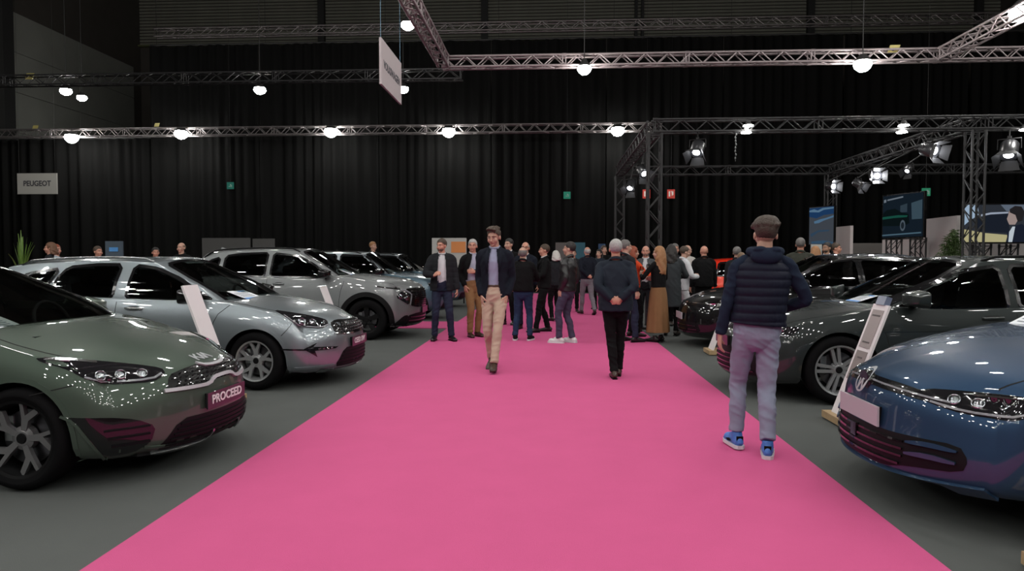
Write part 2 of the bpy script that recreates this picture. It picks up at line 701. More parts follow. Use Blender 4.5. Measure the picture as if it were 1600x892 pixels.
for j, Y in enumerate((-12, -9.2, -6.4, -3.6, -.8, 2.0, 4.8, 7.6, 10.4, 13.2)):
    for i, X in enumerate((-15.5, -12, -8.6, -5.2, -1.8, 1.8, 5.2, 8.6, 12, 15.5)):
        lamp((X + (.9 if j % 2 else -.9), Y + .4 * math.sin(X * 2 + j), 8.3 + .7 * math.sin(X + 2.3 * Y)), .315, 'round high-bay lamp over the stands outside the picture', GH, E_LAMP, 9.3)
# ------------------------------------------------------------------ cars
def lattice(us, vs, ws, fn):
    """surface points of a box lattice pushed through fn(u, v, w)"""
    nu, nv, nw = len(us), len(vs), len(ws)
    idx, pts, fs = {}, [], []

    def P(i, j, k):
        key = (i, j, k)
        if key not in idx:
            idx[key] = len(pts)
            pts.append(fn(us[i], vs[j], ws[k]))
        return idx[key]
    for i in range(nu - 1):
        for j in range(nv - 1):
            fs.append((P(i, j, 0), P(i, j + 1, 0), P(i + 1, j + 1, 0), P(i + 1, j, 0)))
            fs.append((P(i, j, nw - 1), P(i + 1, j, nw - 1), P(i + 1, j + 1, nw - 1), P(i, j + 1, nw - 1)))
        for k in range(nw - 1):
            fs.append((P(i, 0, k), P(i + 1, 0, k), P(i + 1, 0, k + 1), P(i, 0, k + 1)))
            fs.append((P(i, nv - 1, k), P(i, nv - 1, k + 1), P(i + 1, nv - 1, k + 1), P(i + 1, nv - 1, k)))
    for j in range(nv - 1):
        for k in range(nw - 1):
            fs.append((P(0, j, k), P(0, j, k + 1), P(0, j + 1, k + 1), P(0, j + 1, k)))
            fs.append((P(nu - 1, j, k), P(nu - 1, j + 1, k), P(nu - 1, j + 1, k + 1), P(nu - 1, j, k + 1)))
    return pts, fs


def subsurfed(name, pts, fs, m, parent, levels=1):
    o = mk(name, pts, fs, m, parent)
    bm = bmesh.new()
    bm.from_mesh(o.data)
    bmesh.ops.recalc_face_normals(bm, faces=bm.faces)
    bm.to_mesh(o.data)
    bm.free()
    s = o.modifiers.new('s', 'SUBSURF')
    s.levels = s.render_levels = levels
    bake(o)
    o.data.shade_smooth()
    return o


class Surf:
    """ray casting with interpolated normals against a mesh"""

    def __init__(s, me):
        me.calc_loop_triangles()
        n = len(me.vertices)
        co = np.empty(n * 3)
        me.vertices.foreach_get('co', co)
        s.co = co.reshape(-1, 3)
        vn = np.empty(n * 3)
        me.vertices.foreach_get('normal', vn)
        s.vn = vn.reshape(-1, 3)
        t = np.empty(len(me.loop_triangles) * 3, dtype=np.int32)
        me.loop_triangles.foreach_get('vertices', t)
        s.tri = t.reshape(-1, 3)
        s.bvh = BVHTree.FromPolygons([tuple(c) for c in s.co], [tuple(q) for q in s.tri.tolist()])

    def interp(s, loc, i):
        a, b, c = (Vector(s.co[k]) for k in s.tri[i])
        na, nb, nc = (Vector(s.vn[k]) for k in s.tri[i])
        v0, v1, v2 = b - a, c - a, loc - a
        d00, d01, d11, d20, d21 = v0.dot(v0), v0.dot(v1), v1.dot(v1), v2.dot(v0), v2.dot(v1)
        den = d00 * d11 - d01 * d01
        if abs(den) < 1e-14:
            return na
        v = (d11 * d20 - d01 * d21) / den
        w = (d00 * d21 - d01 * d20) / den
        return (na * (1 - v - w) + nb * v + nc * w).normalized()

    def hit(s, p, d):
        d = Vector(d).normalized()
        o = Vector(p) - d * 4.0
        loc, n, i, _ = s.bvh.ray_cast(o, d)
        if loc is None:
            loc, n, i, _ = s.bvh.find_nearest(Vector(p))
        return loc, s.interp(loc, i)


def chaikin(p, it=1, k=0.25, lim=0.045):
    for _ in range(it):
        q = []
        n = len(p)
        for i in range(n):
            a, b = p[i], p[(i + 1) % n]
            L = (b - a).length
            kk = min(k, lim / max(L, 1e-6))
            q.append(a.lerp(b, kk))
            q.append(a.lerp(b, 1 - kk))
        p = q
    return p


def inside(poly, x, y):
    c = False
    n = len(poly)
    j = n - 1
    for i in range(n):
        xi, yi = poly[i]
        xj, yj = poly[j]
        if (yi > y) != (yj > y) and x < (xj - xi) * (y - yi) / (yj - yi) + xi:
            c = not c
        j = i
    return c


def basis(d):
    d = Vector(d).normalized()
    up = Vector((0, 0, 1)) if abs(d.z) < 0.95 else Vector((1, 0, 0))
    a = up.cross(d).normalized()
    b = d.cross(a).normalized()
    return d, a, b


def dense(pts, step, closed=True):
    out = []
    n = len(pts)
    for i in range(n if closed else n - 1):
        a, b = pts[i], pts[(i + 1) % n]
        k = max(1, int((b - a).length / step + 0.5))
        for j in range(k):
            out.append(a.lerp(b, j / k))
    if not closed:
        out.append(pts[-1])
    return out


def patch(sf, pts3, d, name, m, parent, off=0.003, rim=0.012, step=0.035, round_=1, label=None):
    """a thin shell that follows the surface inside an outline seen along d"""
    d, a, b = basis(d)
    P = [Vector(p) for p in pts3]
    if round_:
        P = chaikin(P, round_, 0.2)
    P2 = [Vector((p.dot(a), p.dot(b))) for p in P]
    c3 = sum(P, Vector((0, 0, 0))) / len(P)
    dd = c3.dot(d)
    B = dense(P2, step)
    nb = len(B)
    poly = [(q.x, q.y) for q in B]
    xs = [q.x for q in B]
    ys = [q.y for q in B]
    coords = list(B)
    x = min(xs) + step * 0.5
    r = 0
    while x < max(xs):
        y = min(ys) + step * (0.5 if r % 2 else 0.95)
        while y < max(ys):
            if inside(poly, x, y) and min((q.x - x) ** 2 + (q.y - y) ** 2 for q in B) > (step * 0.55) ** 2:
                coords.append(Vector((x, y)))
            y += step
        x += step * 0.9
        r += 1
    res = delaunay_2d_cdt(coords, [(i, (i + 1) % nb) for i in range(nb)], [], 1, 1e-6)
    vc, tris = res[0], res[2]
    vs, ns = [], []
    for q in vc:
        p = a * q.x + b * q.y + d * dd
        loc, n = sf.hit(p, d)
        vs.append(loc + n * off)
        ns.append(n)
    fs = [tuple(t) for t in tris]
    # orient against the view direction
    out = []
    for t in fs:
        nn = (vs[t[1]] - vs[t[0]]).cross(vs[t[2]] - vs[t[0]])
        out.append(t if nn.dot(d) < 0 else tuple(reversed(t)))
    cnt = {}
    for t in out:
        for i in range(len(t)):
            e = (t[i], t[(i + 1) % len(t)])
            cnt[e] = cnt.get(e, 0) + 1
    edges = [e for e in cnt if (e[1], e[0]) not in cnt]
    if rim:
        mp = {}
        for e in edges:
            for k in e:
                if k not in mp:
                    mp[k] = len(vs)
                    vs.append(vs[k] - ns[k] * rim)
                    ns.append(ns[k])
        for (p, q) in edges:
            out.append((q, p, mp[p], mp[q]))
    o = mk(name, vs, out, m, parent)
    try:
        o.data.normals_split_custom_set_from_vertices([tuple(n) for n in ns])
    except Exception:
        pass
    if label:
        o['label'] = label
    return o


def ribbon(sf, pts3, d, width, name, m, parent, off=0.002, rim=0.008, step=0.03, smooth=1, label=None, taper=False):
    d, a, b = basis(d)
    P = [Vector(p) for p in pts3]
    for _ in range(smooth):
        if len(P) > 2:
            q = [P[0]]
            for i in range(len(P) - 1):
                q += [P[i].lerp(P[i + 1], 0.25), P[i].lerp(P[i + 1], 0.75)]
            P = q + [P[-1]]
    P = dense(P, step, False)
    vs, ns = [], []
    n = len(P)
    for i, p in enumerate(P):
        t = P[min(i + 1, n - 1)] - P[max(i - 1, 0)]
        t = t - d * t.dot(d)
        s = d.cross(t).normalized()
        w = width / 2 * (1 if not taper else max(0.15, math.sin(PI * (i + 0.5) / n) ** 0.5))
        for q in (1, -1):
            loc, nn = sf.hit(p + s * (w * q), d)
            vs.append(loc + nn * off)
            ns.append(nn)
        for q in (1, -1):
            vs.append(vs[-2] - ns[-2] * rim)
            ns.append(ns[-2])
    fs = []
    for i in range(n - 1):
        k = 4 * i
        fs += [(k, k + 4, k + 5, k + 1), (k, k + 2, k + 6, k + 4), (k + 1, k + 5, k + 7, k + 3)]
    fs += [(0, 1, 3, 2), (4 * n - 4, 4 * n - 2, 4 * n - 1, 4 * n - 3)]
    o = mk(name, vs, fs, m, parent, smooth=False)
    if label:
        o['label'] = label
    return o


def surf_mesh(sf, me_v, fs, org, right, up, d, name, m, parent, off=0.004):
    """wrap flat artwork (a, b, h) onto the surface"""
    vs = []
    for (x, y, h) in me_v:
        loc, n = sf.hit(Vector(org) + Vector(right) * x + Vector(up) * y, d)
        vs.append(loc + n * (off + h))
    return mk(name, vs, fs, m, parent, smooth=False)


def strokes(lines, w, h=0.003):
    """flat letter strokes as little bars"""
    g = Geo()
    for (x0, y0, x1, y1) in lines:
        t = Vector((x1 - x0, y1 - y0, 0))
        s = Vector((-t.y, t.x, 0)).normalized() * (w / 2)
        p, q = Vector((x0, y0, 0)), Vector((x1, y1, 0))
        vs = [p - s, q - s, q + s, p + s]
        g.add([(v.x, v.y, 0) for v in vs] + [(v.x, v.y, h) for v in vs], [(4, 5, 6, 7), (0, 1, 5, 4), (1, 2, 6, 5), (2, 3, 7, 6), (3, 0, 4, 7)])
    return g


def kia_marks(s):
    L = [(0, 0, 0, 1), (0.05, 0.35, 0.7, 1.0), (0.32, 0.62, 0.85, 0.0), (0.85, 0.0, 1.3, 1.0), (1.3, 1.0, 1.3, 0.0), (1.45, 0.0, 1.85, 1.0), (1.85, 1.0, 2.3, 0.0)]
    return strokes([((a - 1.15) * s, (b - .5) * s, (c - 1.15) * s, (d - .5) * s) for a, b, c, d in L], 0.2 * s)


def vw_marks(s):
    L = [(-.5, .72, 0, -.12), (.5, .72, 0, -.12), (-.78, .35, -.38, -.8), (.78, .35, .38, -.8), (-.38, -.8, 0, .02), (.38, -.8, 0, .02)]
    g = strokes([tuple(v * s for v in l) for l in L], 0.17 * s)
    n = 28
    for i in range(n):
        a, b = 2 * PI * i / n, 2 * PI * (i + 1) / n
        q = [(r * s * math.cos(t), r * s * math.sin(t)) for t in (a, b) for r in (0.86, 1.02)]
        g.add([(*q[0], .004), (*q[1], .004), (*q[3], .004), (*q[2], .004)], [(0, 1, 2, 3)])
    return g


def wheel(car, x, y, s, sp):
    """wheel with rim, spokes; s is the side (+1/-1), outer face towards s"""
    rt, rr, w = sp['tyre'], sp['rim'], sp.get('tw', 0.215)
    root = bpy.data.objects.new('wheel', None)
    link(root, car)
    root.location = (x, y, rt)
    root.rotation_euler.z = R(sp.get('steer', 0)) if x == 0 else 0
    if s < 0:
        root.rotation_euler.z += PI
    key = sp['name'] + '_wheel'
    if key in MATS:
        for tpl in MATS[key]:
            dup(tpl, root)
        return root
    made = []
    g = Geo()
    h = w / 2
    g.lathe([(rr - .012, -h * .8), (rr + .03, -h * .98), (rt - .045, -h), (rt - .012, -h * .86), (rt, -h * .6), (rt, h * .6), (rt - .012, h * .86), (rt - .045, h),
             (rr + .03, h * .98), (rr - .004, h * .86), (rr - .012, h * .8)], 48)
    made.append(g.build('tyre', M_RUBBER, root, smooth=True))
    rimc = sp.get('rimmat', M_SATIN)
    g = Geo()
    g.lathe([(rr - .012, -h * .8), (rr - .03, -h * .3), (rr - .03, h * .45), (rr - .016, h * .7), (rr - .014, h * .84), (rr + .004, h * .9), (rr + .006, h * .84), (rr, h * .7)], 48)
    made.append(g.build('rim', rimc, root, smooth=True, auto=40))
    g = Geo()
    g.lathe([(0, -.0), (rr * .72, -.0), (rr * .72, -.012), (0, -.012)], 36)
    made.append(g.build('brake_disc', mat('brake_steel', (.12, .12, .13), .35, metal=1.0), root, smooth=True, auto=40))
    g = Geo()
    g.lathe([(0, h * .55), (.045, h * .55), (.075, h * .45), (.08, h * .1)], 24)
    N = sp['spokes']
    pol = sp['spoke']

    def fn_factory(ang):
        ca, sa = math.cos(ang), math.sin(ang)

        def fn(r, t, hh):
            f = (r / rr)
            z = h * (0.52 + 0.22 * f * f) + hh
            return Vector((ca * r - sa * t, z, sa * r + ca * t))
        return fn
    for i in range(N):
        fn = fn_factory(2 * PI * i / N + sp.get('rot', 0.3))
        for poly in pol:
            g.prism([(r * rr, t * rr) for r, t in poly], -.03, 0.0, fn)
    made.append(g.build('spoke_star', sp.get('spokemat', rimc), root))
    g = Geo()
    g.lathe([(0, h * .62), (.03, h * .62), (.034, h * .55)], 20)
    made.append(g.build('centre_cap', M_BLACK, root, smooth=True, auto=40))
    g = Geo()
    g.box((rr * .55, -.02, rr * .2), (.06, .05, .16))
    made.append(g.build('brake_caliper', M_SATIN, root))
    MATS[key] = made
    return root


def build_car(sp, loc, rz, label, group=None):
    car = empty(sp['kind'], loc, rz, label, 'car', group)
    pm = sp['paint']
    wb, fo, ro = sp['wb'], sp['fo'], sp['ro']
    x0, x1 = -(wb + ro), fo
    zt, cr, hf, zb = spl(sp['ztop']), spl(sp['crown']), spl(sp['half']), spl(sp['zb'])
    sec = spl(sp['sec'])
    NP, TP = spl(sp['nose']), spl(sp['tail'])
    bow, bowp = sp.get('bow', .3), sp.get('bowp', 2.6)
    L = x1 - x0

    def body(u, v, w):
        x = x0 + L * u
        fr = max(0.0, (x - (x1 - .85)) / .85)
        fr = fr * fr
        bk = max(0.0, ((x0 + .7) - x) / .7)
        bk = bk * bk
        av = abs(v)
        xx = x + fr * (NP(w) - bow * av ** bowp) + bk * (-TP(w) + .2 * av ** 2.6)
        ze = zt(x) - cr(x) * av ** 2.4
        if w >= .999:
            z = ze
        else:
            z = zb(x) + ((zt(x) - cr(x)) - zb(x)) * w
            if av < .999:                   # front and rear faces
                z += (ze - (zt(x) - cr(x))) * w ** 2
        y = v * hf(x) * sec(w)
        return Vector((xx, y, z))
    us = [0, .006, .02] + [.04 + .92 * i / 60 for i in range(61)] + [.98, .994, 1]
    vs = [-1, -.975, -.92, -.82, -.68, -.5, -.3, -.1, .1, .3, .5, .68, .82, .92, .975, 1]
    ws = [0, .03, .1, .2, .32, .44, .56, .67, .77, .86, .93, .975, 1]
    p, f = lattice(us, vs, ws, body)
    low = subsurfed('body_shell', p, f, [pm], car)
    sfL = Surf(low.data)

    # greenhouse
    xc, xw, xb, xr = sp['xc'], sp['xw'], sp['xb'], sp['xr']
    rz_ = spl(sp['roof'])
    hb, ht = sp['hb'], sp['ht']
    gb, gr = sp.get('gbow', .22), sp.get('grbow', .10)

    def green(u, v, w):
        av = abs(v)
        xf = xc + (xw - xc) * w + .035 * math.sin(PI * w) - gb * (1 - .35 * w) * av ** 2.2
        xk = xr + (xb - xr) * w - sp.get('rbulge', .03) * math.sin(PI * w) + gr * av ** 2.5
        x = xk + (xf - xk) * u
        xt = xb + (xw - xb) * u
        xbs = xr + (xc - xr) * u
        base = zt(xbs) - cr(xbs) - .03
        taper = 1 - sp.get('gtaper', .10) * max(0, (u - .55) / .45) ** 2 * (1 - w) * 0 - sp.get('rtaper', .12) * max(0, (.35 - u) / .35) ** 2
        hw = (hb + (ht - hb) * w ** 1.35) * taper
        z = base + (rz_(xt) - .05 * av ** 2.6 * (1 if w > .5 else 0) - base) * w
        return Vector((x, v * hw, z))
    us = [0, .02, .06] + [.11 + .78 * i / 26 for i in range(27)] + [.94, .98, 1]
    vs = [-1, -.97, -.9, -.75, -.55, -.33, -.11, .11, .33, .55, .75, .9, .97, 1]
    ws = [0, .08, .2, .34, .48, .62, .75, .86, .94, .98, 1]
    p, f = lattice(us, vs, ws, green)
    top = subsurfed('roof_and_pillars', p, f, [sp.get('pillarmat', pm)], car)
    sfG = Surf(top.data)

    def side3(poly, s):
        return [(x, s * 1.0, z) for x, z in poly]

    def near(poly, x, z, mrg):
        # inside and at least mrg away from the outline
        if not inside(poly, x, z):
            return False
        n = len(poly)
        for i in range(n):
            ax, az = poly[i]
            bx, bz = poly[(i + 1) % n]
            dx, dz = bx - ax, bz - az
            t = max(0, min(1, ((x - ax) * dx + (z - az) * dz) / (dx * dx + dz * dz + 1e-12)))
            if (ax + t * dx - x) ** 2 + (az + t * dz - z) ** 2 < mrg * mrg:
                return False
        return True
    # ---- glazing
    wv = sp.get('wspoly', [(-.86, .10), (-.5, .06), (0, .05), (.5, .06), (.86, .10), (.88, .5), (.85, .93), (.5, .955), (0, .96), (-.5, .955), (-.85, .93), (-.88, .5)])
    wpts = [green(1, v, w) for v, w in wv]
    nrm = Vector((xw - xc, 0, rz_(xw) - zt(xc)))
    wd = Vector((-nrm.z, 0, nrm.x)).normalized()
    if wd.x > 0:
        wd = -wd
    frit = mat('window_frit', (.006, .006, .007), .12, coat=1.0)
    wsg = patch(sfG, wpts, wd, 'windscreen', M_WIND, car, off=.004, rim=0, step=.06)
    fp = [Vector(q) for q in chaikin([Vector(q) for q in wpts], 1, .2)]
    fp.append(fp[0])
    ribbon(sfG, fp, wd, .05, 'windscreen_frame', frit, wsg, off=.0055, rim=.004, step=.05, smooth=0)
    for poly in sp['dlo']:
        for s in (1, -1):
            gl = patch(sfG, side3(poly, s), (0, -s, 0), 'side_window', M_GLASS, car, off=.004, rim=0, step=.06, round_=1)
            q = [Vector(t) for t in chaikin([Vector(t) for t in side3(poly, s)], 1, .2)]
            q.append(q[0])
            ribbon(sfG, q, (0, -s, 0), .035, 'window_frame', frit, gl, off=.0055, rim=.004, step=.05, smooth=0)
    if sp.get('chromeline'):
        for s in (1, -1):
            ribbon(sfG, side3(sp['chromeline'], s), (0, -s, 0), .02, 'window_trim', sp.get('chromemat', M_CHROME), car, off=.008, rim=.01, smooth=1, step=.04)
    # cut the openings behind the glass and the cabin floor
    wpoly2 = wv
    bm = bmesh.new()
    bm.from_mesh(top.data)
    dl = []
    for fc in bm.faces:
        c = fc.calc_center_median()
        if abs(fc.normal.y) > .5:
            if any(near(poly, c.x, c.z, .03) for poly in sp['dlo']):
                dl.append(fc)
        elif fc.normal.x > .25 and fc.normal.z < .95 and c.x > xw - .05:
            w = (c.z - (zt(xc) - cr(xc))) / (rz_(xw) - (zt(xc) - cr(xc)))
            hw = (hb + (ht - hb) * max(0, min(1, w)) ** 1.35)
            if .13 < w < .90 and abs(c.y) < hw * .83:
                dl.append(fc)
        elif c.z < zt((xc + xr) / 2) + .02 and fc.normal.z < -.7:
            dl.append(fc)
    bmesh.ops.delete(bm, geom=dl, context='FACES')
    bm.to_mesh(top.data)
    bm.free()
    rt = sp['tyre']
    ra = rt + sp.get('archgap', .045)
    bm = bmesh.new()
    bm.from_mesh(low.data)
    dl = []
    axles = (0.0, -wb)
    for fc in bm.faces:
        c = fc.calc_center_median()
        kill = False
        for xa in axles:
            if c.z > rt:
                if (c.x - xa) ** 2 + (c.z - rt) ** 2 < ra * ra:
                    kill = True
            elif abs(c.x - xa) < ra:
                kill = True
        if fc.normal.z > .6 and xr + .25 < c.x < xc - .25 and abs(c.y) < hb * .86 and c.z > .6:
            kill = True
        if kill:
            dl.append(fc)
    bmesh.ops.delete(bm, geom=dl, context='FACES')
    for v in bm.verts:
        if v.is_boundary and abs(v.co.y) > .3 and v.co.z < rt + ra + .04:
            for xa in axles:
                dx, dz = v.co.x - xa, v.co.z - rt
                if abs(dx) < ra + .06:
                    if v.co.z >= rt:
                        l = math.hypot(dx, dz)
                        if abs(l - ra) < .06:
                            nx, nz = xa + dx / l * ra, rt + dz / l * ra
                        else:
                            continue
                    else:
                        nx, nz = xa + math.copysign(ra, dx), v.co.z
                    if abs(v.co.y) > hf(v.co.x) * .8:
                        s = 1 if v.co.y > 0 else -1
                        loc, n = sfL.hit((nx, s * 1.0, nz), (0, -s, 0))
                        v.co = loc
                        v.co.x, v.co.z = nx, nz
                    else:
                        v.co.x, v.co.z = nx, nz
                    break
    bm.to_mesh(low.data)
    bm.free()
    low.data.shade_smooth()
    top.data.shade_smooth()
    # arch liners and lips
    lipm = sp.get('archmat')
    for xa in axles:
        for s in (1, -1):
            g = Geo()
            path = [(xa + ra, .22)] + [(xa + ra * math.cos(t), rt + ra * math.sin(t)) for t in [PI * i / 24 for i in range(25)]] + [(xa - ra, .22)]
            vs, fs = [], []
            for (x, z) in path:
                loc, n = sfL.hit((x, s, z), (0, -s, 0))
                y = loc.y
                vs += [(x, y - s * .001, z), (x, s * .45, z)]
            for i in range(len(path) - 1):
                fs.append((2 * i, 2 * i + 1, 2 * i + 3, 2 * i + 2))
            k = len(vs)
            vs.append((xa, s * .45, rt * .8))
            for i in range(len(path) - 1):
                fs.append((2 * i + 1, k, 2 * i + 3))
            g.add(vs, fs)
            g.build('wheel_arch_liner', M_BLACK, car, smooth=False)
            lp = [(x, s, z) for x, z in path]
            off = .035 if lipm else .008
            lp = [(xa + (x - xa) * (ra + off) / ra, y, rt + (z - rt) * (ra + off) / ra if z > rt else z) for x, y, z in lp]
            ribbon(sfL, lp, (0, -s, 0), .085 if lipm else .03, 'wheel_arch_trim', lipm or pm, car, off=.008 if lipm else .004, rim=.02, step=.04, smooth=0)
    # wheels
    yw = sp['W'] - .012 - sp.get('tw', .215) / 2
    for xa in axles:
        for s in (1, -1):
            wheel(car, xa, s * yw, s, sp)
    # floor pan, cabin
    g = Geo()
    g.box(((x0 + x1) / 2, 0, .27), (L - .7, .9, .14))
    g.box((-wb / 2, 0, .27), (wb - 2 * ra - .04, sp['W'] * 1.84, .12))
    g.build('floor_pan', M_BLACK, car)
    zc = zt(xc)
    g = Geo()
    g.box((xc - .28, 0, zc - .16), (.5, hb * 1.6, .22))
    g.box((xc - .08, 0, zc - .07), (.3, hb * 1.5, .06))
    g.build('dashboard', M_DARKIN, car)
    g = Geo()
    for k in range(24):
        a, b = 2 * PI * k / 24, 2 * PI * (k + 1) / 24
        for t in (a,):
            pass
    ring = [(xc - .58 - .07 * math.sin(2 * PI * k / 24) * 1.0, .36 + .18 * math.cos(2 * PI * k / 24), zc - .04 + .17 * math.sin(2 * PI * k / 24)) for k in range(25)]
    g.tube(ring, .016, 6)
    g.box((xc - .55, .36, zc - .05), (.05, .3, .05))
    g.build('steering_wheel', M_DARKIN, car, smooth=True)
    for y in (-.37, .37):
        for xs in (xc - 1.15, xc - 1.95):
            g = Geo()
            g.box((xs + .15, y, .55), (.5, .48, .16))
            g.box((xs - .12, y, .88), (.14, .46, .58), Matrix.Rotation(R(-12), 3, 'Y'))
            g.ball((xs - .2, y, 1.24 if sp['roof'][1][1] > 1.5 else 1.16), (.06, .13, .09), 10, 6)
            g.build('seat', M_SEAT, car)
    g = Geo()
    mw = green(1, 0, .84)
    g.box(mw + Vector((-.07, 0, -.03)), (.025, .22, .065))
    g.tube([mw + Vector((-.02, 0, .05)), mw + Vector((-.06, 0, 0))], .01, 6)
    g.build('rear_view_mirror', M_BLACK, car)
    # door shut lines, handles, mirrors
    sh = mat('shut_line', (.003, .003, .003), .9)
    for line in sp.get('shuts', []):
        for s in (1, -1):
            ribbon(sfL, side3(line, s), (0, -s, 0), .007, 'door_gap', sh, car, off=.0015, rim=.003, step=.04)
    for line in sp.get('hoodlines', []):
        for s in (1, -1):
            ribbon(sfL, [(x, s * y, 1.5) for x, y in line], (0, 0, -1), .008, 'bonnet_gap', sh, car, off=.0015, rim=.003, step=.04)
    for (hx, hz) in sp.get('handles', []):
        for s in (1, -1):
            loc, n = sfL.hit((hx, s, hz), (0, -s, 0))
            g = Geo()
            g.tube([(hx + .1, loc.y + s * .002, hz), (hx + .085, loc.y + s * .028, hz), (hx - .085, loc.y + s * .028, hz + .005), (hx - .1, loc.y + s * .002, hz + .005)], [(.014, .010)] * 4, 8)
            g.build('door_handle', sp.get('handlemat', M_CHROME), car, smooth=True)
            patch(sfL, [(hx + .07, s, hz - .022), (hx + .07, s, hz + .025), (hx - .07, s, hz + .028), (hx - .07, s, hz - .018)], (0, -s, 0), 'handle_recess', sh, car, off=.001, rim=0, step=.04)
    if 'mirror' in sp:
        mx, mz = sp['mirror']
        for s in (1, -1):
            loc, n = sfG.hit((mx, s, mz + .03), (0, -s, 0))
            yb = abs(loc.y)
            g = Geo()
            pts, fs = lattice([0, .15, .5, .85, 1], [-1, -.5, 0, .5, 1], [0, .3, .7, 1], lambda u, v, w: Vector((
                mx + .06 + (u - .5) * .17 * (1 - .3 * abs(v) ** 2) - .03 * v * 1, s * (yb + .16 + .115 * v), mz + .06 + (w - .5) * .15 * (1 - .22 * max(0, v)) * (1 - .25 * (u - .5) * 2))))
            mo = subsurfed('door_mirror', pts, fs, [sp.get('mirrormat', pm)], car)
            g.tube([(mx + .02, s * (yb - .02), mz - .01), (mx + .05, s * (yb + .1), mz - .01)], [(.02, .035), (.018, .03)], 8)
            g.build('mirror_stalk', M_BLACK, mo, smooth=True)
            g = Geo()
            g.box((mx - .032, s * (yb + .155), mz + .062), (.008, .19, .11))
            g.build('mirror_glass', M_CHROME, mo)
    if sp.get('rails'):
        for s in (1, -1):
            a, b = sp['rails']
            pts = []
            for i in range(15):
                x = a + (b - a) * i / 14
                loc, n = sfG.hit((x, s * (ht - .03), 2.2), (0, 0, -1))
                pts.append((x, loc.y, loc.z + (.035 if 0 < i < 14 else 0)))
            g = Geo()
            g.tube(pts, .014, 8)
            g.build('roof_rail', sp.get('railmat', M_BLACK), car, smooth=True)
    if sp.get('fin'):
        x = sp['fin']
        loc, n = sfG.hit((x, 0, 2.2), (0, 0, -1))
        g = Geo()
        g.add([(x + .12, 0, loc.z), (x - .07, .025, loc.z - .005), (x - .07, -.025, loc.z - .005), (x - .06, 0, loc.z + .065), (x - .03, 0, loc.z + .06)],
              [(0, 1, 3), (0, 4, 2), (1, 2, 3), (0, 3, 4), (2, 4, 3), (0, 2, 1)])
        g.build('roof_antenna', pm, car)
    # wipers
    g = Geo()
    for y in (.1, -.45):
        a = green(1, (y + .35) / hb, .045) + Vector((.02, 0, .012))
        b = green(1, (y - .18) / hb, .085) + Vector((.01, 0, .02))
        g.tube([a, b], .008, 6)
    g.build('windscreen_wiper', M_BLACK, car)
    ctx = dict(car=car, L=sfL, G=sfG, body=body, green=green, pm=pm, x1=x1, sh=sh)
    sp['detail'](ctx)
    return car
SEC = [(0, .90), (.06, .955), (.2, .985), (.42, 1.0), (.62, .99), (.78, .975), (.9, .95), (1, .915)]
Y5 = [[(.16, -.10), (.16, .10), (.5, .13), (.96, .34), (.97, .20), (.6, .0), (.97, -.20), (.96, -.34), (.5, -.13)]]
TWIN = [[(.15, -.13), (.15, -.01), (.97, -.07), (.96, -.20)], [(.15, .01), (.15, .13), (.96, .20), (.97, .07)]]
ANG = [[(.15, -.07), (.15, .07), (.5, .09), (.78, .34), (.94, .30), (.62, -.02), (.97, -.12), (.97, -.22), (.5, -.1)]]
FIVE = [[(.15, -.12), (.15, .12), (.96, .2), (.97, -.2)]]

M_LAMPDARK = mat('headlamp_dark', (.010, .010, .012), .08, coat=1.0)
M_LAMPLENS = mat('headlamp_reflector', (.35, .36, .38), .15, metal=1.0)
M_DRL = mat('light_strip', (.22, .23, .25), .2, coat=1.0)
M_MESH = mat('grille_mesh', (.004, .004, .005), .5, spec=.2)
M_RIM = mat('rim_silver', (.36, .37, .38), .3, metal=.6)
M_PLATEBK = mat('plate_black', (.012, .012, .014), .3, coat=.5)
M_LETTER = mat('white_lettering', (.7, .7, .7), .4)
M_LIPGREY = mat('lip_silver', (.35, .36, .37), .25, metal=1.0)


M_EMB = mat('emblem_silver', (.42, .43, .45), .35, metal=.15)


def pm3(pts, s):
    return [(x, y * s, z) for x, y, z in pts]


def sides(fn):
    for s in (1, -1):
        fn(s)


def projector(c, sf, p, d, r, parent, mt=None):
    loc, n = sf.hit(p, d)
    g = Geo()
    q = Vector((1, 0, 0)).rotation_difference(Vector((0, 0, 1)))
    rot = Vector((0, 0, 1)).rotation_difference(n).to_matrix()
    g.ball(loc, (r, r, r * .35), 14, 7, rot)
    n_ = len(g.v)
    vs, fs = [], []
    for k in range(20):
        a = 2 * PI * k / 20
        for rr, hh in ((r * 1.25, .0), (r * 1.1, .012), (r * 1.0, .0)):
            vs.append(loc + rot @ Vector((rr * math.cos(a), rr * math.sin(a), hh + .002)))
    for k in range(20):
        k2 = (k + 1) % 20
        for j in range(2):
            fs.append((3 * k + j, 3 * k2 + j, 3 * k2 + j + 1, 3 * k + j + 1))
    g.add(vs, fs)
    return g.build('projector_lens', mt or M_LAMPLENS, parent, smooth=True)


def lettering(c, text, org, size, right=(0, 1, 0), up=(0, 0, 1), d=(-1, 0, 0), sx=1.0, name='lettering', off=.012, m=None, parent=None, sf=None, bold=.0):
    t = textmesh('tmp', text, size, M_LETTER, None, extrude=.0, sx=sx, bold=bold)
    vs = [tuple(v.co) for v in t.data.vertices]
    fs = [tuple(p.vertices) for p in t.data.polygons]
    bpy.data.objects.remove(t)
    return surf_mesh(sf or c['L'], [(x, y, 0) for x, y, z in vs], fs, org, right, up, d, name, m or M_LETTER, parent or c['car'], off=off)


def emblem(c, g, org, up, d, m=M_EMB, off=.005, sf=None, parent=None, right=(0, 1, 0)):
    return surf_mesh(sf or c['L'], g.v, g.f, org, right, up, d, 'emblem', m, parent or c['car'], off=off)


